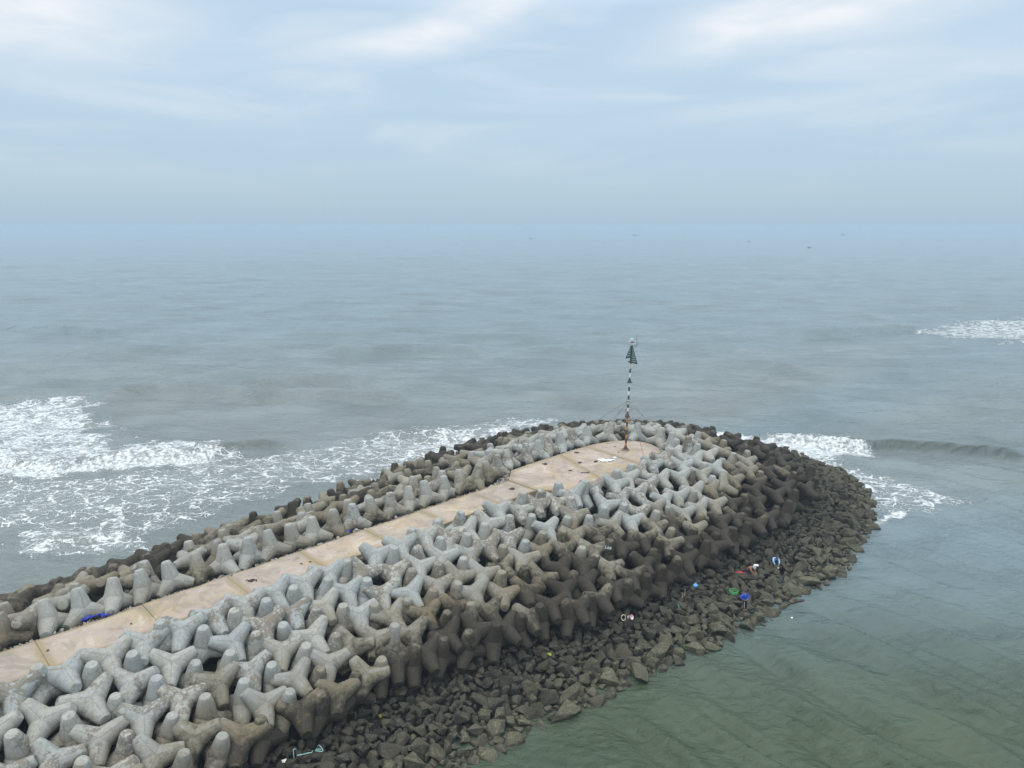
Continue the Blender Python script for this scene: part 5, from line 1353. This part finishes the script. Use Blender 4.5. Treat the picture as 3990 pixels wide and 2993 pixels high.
lump('weed_clump', (-26.3, 38.3, 5.86), (.22, .12, .07), (.03, .20, .07), 'small bright green weed clump at the walkway edge', 'weed', 41)
DEB = [(-25.68, 35.6, .11, 'round black lump alone on the nearest walkway slab'), (-17.24, 43.59, .26, 'largest dark twig heap midway along the walkway'), (-18.85, 44.34, .10, 'small dark clod near the seaward walkway edge'), (-22.48, 38.32, .09, 'tiny dark clod on the pinkest near slab'), (-14.67, 46.02, .12, 'nearer of two dark scraps by the harbour edge'), (-14.16, 46.31, .12, 'farther of two dark scraps by the harbour edge'),
       (6.76, 70.92, .28, 'dark weed heap by the seaward platform edge'), (3.22, 67.3, .26, 'dark weed heap at the near platform corner'), (8.31, 68.11, .30, 'brown weed heap left of the white foam sheet'), (6.68, 67.72, .22, 'dark weed clump in the middle of the platform'), (5.54, 65.41, .18, 'round dark clump on the near half of the platform'), (0.0, 60.57, .26, 'brown twig heap where the walkway meets the platform'), (10.95, 73.07, .13, 'small dark clod left of the beacon foot'), (11.0, 71.0, .12, 'flat dark chip in front of the beacon foot')]
for k, (x, y, s, lb) in enumerate(DEB):
    bm = bmesh.new(); rr = random.Random(70 + k)
    for q in range(16 if s > .15 else 6):
        a = rr.uniform(0, 6.28); L_ = s * rr.uniform(.4, 1.1)
        cx, cy = rr.gauss(0, s * .4), rr.gauss(0, s * .3)
        tube(bm, [(cx - math.cos(a) * L_ / 2, cy - math.sin(a) * L_ / 2, .01), (cx + rr.uniform(-.05, .05), cy, .05 + s * .2 * rr.random()), (cx + math.cos(a) * L_ / 2, cy + math.sin(a) * L_ / 2, .01)], s * .12, 5)
    tag(obj_bm('debris_heap', bm, plain('dried_weed', (.07, .05, .035), .95, .3, 9), None, False, (x, y, 6.025)), lb, 'debris', 'dark debris on the walkway')
bm = bmesh.new(); tube(bm, [(-.42, 0, .05), (.42, .06, .05)], .05, 7)
tag(obj_bm('driftwood', bm, plain('grey_driftwood', (.12, .12, .13), .8), None, False, (6.94, 64.74, 6.03)), 'short grey driftwood stick near the harbour platform edge', 'driftwood')
bm = bmesh.new(); lathe(bm, [(0, -.1), (.09, -.08), (.13, 0), (.09, .09), (.04, .12), (0, .13)], 12)
tag(obj_bm('float', bm, plain('white_float', (.85, .85, .84), .4), None, True, (21.11, 49.07, .02)), 'small white float on the harbour water', 'float')
sheet('plastic_film', (-8.3, 37.6, drop(-8.3, 37.6) + .02), [(-.25, .1), (.0, -.15), (.2, -.1), (.28, .05), (.05, .18)], (.40, .42, .46), 'greyish plastic film wedged at the foot of the tetrapods', 'film', .05, 3)
lump('yellow_weed', (-7.75, 37.2, drop(-7.75, 37.2)), (.2, .12, .06), (.32, .27, .03), 'yellow weed tuft beside the greyish plastic film', 'weed', 51)
lump('lime_weed', (2.5, 42.95, drop(2.5, 42.95)), (.16, .12, .06), (.30, .33, .03), 'lime green weed tuft on the stones', 'weed', 52)

# number painted on one block
best = min((i for i in range(N_IND) if TETRA[i][0] == 1), key=lambda i: abs(TETRA[i][1] - NUMBER_AT[0]) + abs(TETRA[i][2] - NUMBER_AT[1]))
tob = [o for o in SC.objects if o.name.split('.')[0] == 'tetrapod'][best]
cu = bpy.data.curves.new('painted_number', 'FONT'); cu.body = 'L69'; cu.size = .33; cu.align_x = 'CENTER'; cu.align_y = 'CENTER'; cu.extrude = .004; cu.offset = .006
fo0 = link(bpy.data.objects.new('text_source', cu))
bpy.context.view_layer.update()
fm = bpy.data.meshes.new_from_object(fo0.evaluated_get(bpy.context.evaluated_depsgraph_get()))
bpy.data.objects.remove(fo0)
fo = link(bpy.data.objects.new('painted_number', fm))
fo.data.materials.append(plain('white_number_paint', (.7, .74, .78), .8, .1))
top = tob.matrix_basis.to_3x3() @ Vector((0, 0, 1)); top.normalize()
cen = tob.matrix_basis.translation
tocam = (Vector((0, 0, 29)) - cen); side_d = (tocam - top * tocam.dot(top)).normalized()
pos = cen + top * 1.02 + side_d * (.665 - .166 * 1.02 + .02)
upv = (top - side_d * .16).normalized(); rt_ = upv.cross(side_d).normalized(); nn_ = rt_.cross(upv)
Mw = Matrix((rt_, upv, nn_)).transposed().to_4x4(); Mw.translation = pos
fo.parent = tob
fo.matrix_parent_inverse = tob.matrix_basis.inverted()
fo.matrix_basis = Mw
tob['label'] = 'upright tetrapod with white painted characters on its standing leg'

# ------------------------------------------------------------------ boats far out
def boat(loc, L_, rz, kind, label):
    root = empty('fishing_boat', (loc[0], loc[1], 0), rz)
    tag(root, label, 'boat', 'fishing boats far out at sea')
    W_ = L_ * .30; D = L_ * .14
    mh = plain('boat_hull_paint', (.02, .07, .16), .5, .2, .5); mc = plain('boat_cabin_paint', (.10, .20, .30), .5, .2, .5); mk = plain('boat_dark', (.02, .025, .03), .6)
    bm = bmesh.new(); rings = []
    for k in range(11):
        t = k / 10; x = (t - .5) * L_
        w = W_ / 2 * (1 - max(0, (t - .45) / .55) ** 2.2) * (.85 + .15 * min(1, t * 4)); w = max(w, .03)
        sheer = D * (.62 + 1.0 * max(0, t - .5) ** 1.6 * 2 + .25 * max(0, .2 - t) * 3)
        ring = []
        for (a, z) in ((-1, sheer), (-.97, sheer * .6), (-.8, -.0), (-.35, -D * .5), (.35, -D * .5), (.8, 0), (.97, sheer * .6), (1, sheer)):
            ring.append(bm.verts.new((x + (t - .5) * .12 * L_ * (z / D), w * a, z)))
        rings.append(ring)
    for a, b in zip(rings[:-1], rings[1:]):
        for q in range(7): bm.faces.new((a[q], a[q + 1], b[q + 1], b[q]))
        bm.faces.new((a[7], a[0], b[0], b[7]))
    bm.faces.new(rings[0]); bm.faces.new(rings[-1][::-1])
    obj_bm('hull', bm, mh, root)
    cx = -L_ * .16 if kind != 'mid' else -L_ * .02
    ch = L_ * .17
    bm = bmesh.new(); box(bm, (cx, 0, D * .6 + ch / 2), (L_ * .34, W_ * .66, ch)); cab = obj_bm('deckhouse', bm, mc, root)
    bm = bmesh.new(); box(bm, (cx, 0, D * .6 + ch + L_ * .012), (L_ * .44, W_ * .8, L_ * .022)); obj_bm('roof', bm, mk, cab)
    for s in (-1, 1):
        bm = bmesh.new()
        for q in range(3): box(bm, (cx + (q - 1) * L_ * .1, s * W_ * .332, D * .6 + ch * .62), (L_ * .06, .03, ch * .32))
        obj_bm('window', bm, mk, cab)
    bm = bmesh.new(); tube(bm, [(L_ * .14, 0, D * .6), (L_ * .13, 0, D * .6 + L_ * .30)], L_ * .010, 6); obj_bm('mast', bm, mk, root)
    bm = bmesh.new(); tube(bm, [(L_ * .135, 0, D * .6 + L_ * .12), (L_ * .34, 0, D * .6 + L_ * .22)], L_ * .006, 6)
    tube(bm, [(L_ * .13, 0, D * .6 + L_ * .29), (cx - L_ * .1, 0, D * .6 + ch)], L_ * .004, 5); obj_bm('boom', bm, mk, root)
    return root
boat((344.9, 2061.2), 15.5, R(4), 'aft', 'fishing boat on the horizon above the beacon pole')
boat((42.3, 1630.7), 7.5, R(-10), 'aft', 'tiny faint fishing boat left of the beacon')
boat((423.7, 1310.7), 6.2, R(170), 'aft', 'small low boat between the beacon boat and the dark boat')
boat((390.6, 960.0), 5.8, R(-62), 'mid', 'darkest and nearest boat, seen end-on')
boat((973.4, 2156.0), 15.0, R(8), 'mid', 'faint wide boat farthest to the right')
boat((-1305.0, 2976.3), 12.0, R(5), 'aft', 'faintest speck of a boat far to the left')

# ------------------------------------------------------------------ air
bm = bmesh.new(); box(bm, (0, 7950, 12.5), (34000, 16500, 37.2))
m = bpy.data.materials.new('sea_haze'); m.use_nodes = True
nt = NT(m.node_tree); nt.n.clear()
out = nt.new('ShaderNodeOutputMaterial'); pv = nt.new('ShaderNodeVolumePrincipled')
pv.inputs['Color'].default_value = (*HAZE_COL, 1); pv.inputs['Density'].default_value = HAZE_DENS; pv.inputs['Anisotropy'].default_value = .0
nt.l.new(pv.outputs[0], out.inputs['Volume'])
tag(obj_bm('haze', bm, m), 'pale blue sea haze over the whole water', 'haze', kind='stuff')

# ------------------------------------------------------------------ sky and sun
world = bpy.data.worlds.new('World'); SC.world = world
world.use_nodes = True
nt = NT(world.node_tree); nt.n.clear()
out = nt.new('ShaderNodeOutputWorld'); bg = nt.new('ShaderNodeBackground')
sky = nt.new('ShaderNodeTexSky', sky_type='NISHITA')
sky.sun_disc = False; sky.sun_elevation = R(SUN_EL); sky.sun_rotation = R(SUN_AZ)
sky.air_density = 1.0; sky.dust_density = 2.0; sky.ozone_density = 1.5
tc = nt.new('ShaderNodeTexCoord'); sp = nt.new('ShaderNodeSeparateXYZ')
nt.l.new(tc.outputs['Generated'], sp.inputs[0])
X, Y, Z = sp.outputs
az = nt.math('MULTIPLY', nt.math('ARCTAN2', X, Y), 57.2958)
el = nt.math('MULTIPLY', nt.math('ARCSINE', Z), 57.2958)
ramp = nt.new('ShaderNodeValToRGB')
nt.put(ramp.inputs[0], nt.math('DIVIDE', nt.math('ADD', el, 10), 100))
cr = ramp.color_ramp
stops = SKY_STOPS
cr.elements[0].position = stops[0][0]; cr.elements[0].color = (*stops[0][1], 1)
cr.elements[1].position = stops[-1][0]; cr.elements[1].color = (*stops[-1][1], 1)
for p, c in stops[1:-1]:
    e = cr.elements.new(p); e.color = (*c, 1)
cover = nt.mix(1.0, ramp.outputs[0], (10, 10, 10), 'MULTIPLY')
base = nt.mix(.86, sky.outputs[0], cover)
# cloud streaks: soft banks fixed in the sky
cmb = nt.new('ShaderNodeCombineXYZ')
nt.put(cmb.inputs[0], nt.math('MULTIPLY', az, .055)); nt.put(cmb.inputs[1], nt.math('MULTIPLY', el, .30))
nv = nt.noise(cmb.outputs[0], 1.0, 6, .52, .6)
nv2 = nt.noise(nt.scale(cmb.outputs[0], (1.3, 1.0, 1.0)), 2.0, 4, .5, .5)
tot = None
for (a0, e0, ha, he, rot, br) in CLOUDS:
    da = nt.math('SUBTRACT', az, a0); de = nt.math('SUBTRACT', el, e0)
    c_, s_ = math.cos(R(rot)), math.sin(R(rot))
    u = nt.math('DIVIDE', nt.math('ADD', nt.math('MULTIPLY', da, c_), nt.math('MULTIPLY', de, s_)), ha)
    v = nt.math('DIVIDE', nt.math('SUBTRACT', nt.math('MULTIPLY', de, c_), nt.math('MULTIPLY', da, s_)), he)
    r2 = nt.math('ADD', nt.math('MULTIPLY', u, u), nt.math('MULTIPLY', v, v))
    g = nt.math('MULTIPLY', nt.math('EXPONENT', nt.math('MULTIPLY', r2, -1.0)), br)
    tot = g if tot is None else nt.math('ADD', tot, g)
dens = nt.math('MULTIPLY', tot, nt.math('MULTIPLY_ADD', nt.ss(.25, .75, nv2), .6, .6))
broad = nt.math('MULTIPLY', nt.math('MULTIPLY', nt.ss(.42, .75, nv), .38), nt.ss(1.0, 7.0, el))
dens = nt.math('MAXIMUM', dens, broad)
dens = nt.math('MINIMUM', dens, 1.0)
base = nt.mix(dens, base, CLOUD_COL)
nt.put(bg.inputs['Color'], base); bg.inputs['Strength'].default_value = .10
nt.l.new(bg.outputs[0], out.inputs[0])

sl = bpy.data.lights.new('sun', 'SUN'); sl.energy = SUN_E; sl.angle = R(40); sl.color = (1.0, .96, .90)
so = link(bpy.data.objects.new('sun', sl))
a, e = R(SUN_AZ), R(SUN_EL)
sdir = Vector((math.sin(a) * math.cos(e), math.cos(a) * math.cos(e), math.sin(e)))
so.rotation_euler = sdir.to_track_quat('Z', 'Y').to_euler()

# ------------------------------------------------------------------ camera
cam = bpy.data.cameras.new('camera'); co = link(bpy.data.objects.new('camera', cam))
co.location = (0, 0, 29); co.rotation_euler = (R(90 - 12.4637), 0, 0)
cam.sensor_fit = 'HORIZONTAL'; cam.angle = 2 * math.atan(512 / 718)
cam.clip_start = .5; cam.clip_end = 60000
SC.camera = co
SC.render.engine = 'CYCLES'
SC.view_settings.view_transform = 'Standard'; SC.view_settings.look = 'None'
SC.view_settings.exposure = EXPOSURE; SC.view_settings.gamma = 1.0
cy = SC.cycles
cy.use_denoising = True
try: cy.denoiser = 'OPENIMAGEDENOISE'
except Exception: pass
cy.max_bounces = 6; cy.diffuse_bounces = 3; cy.glossy_bounces = 3; cy.volume_bounces = 1; cy.transparent_max_bounces = 8
cy.caustics_reflective = False; cy.caustics_refractive = False
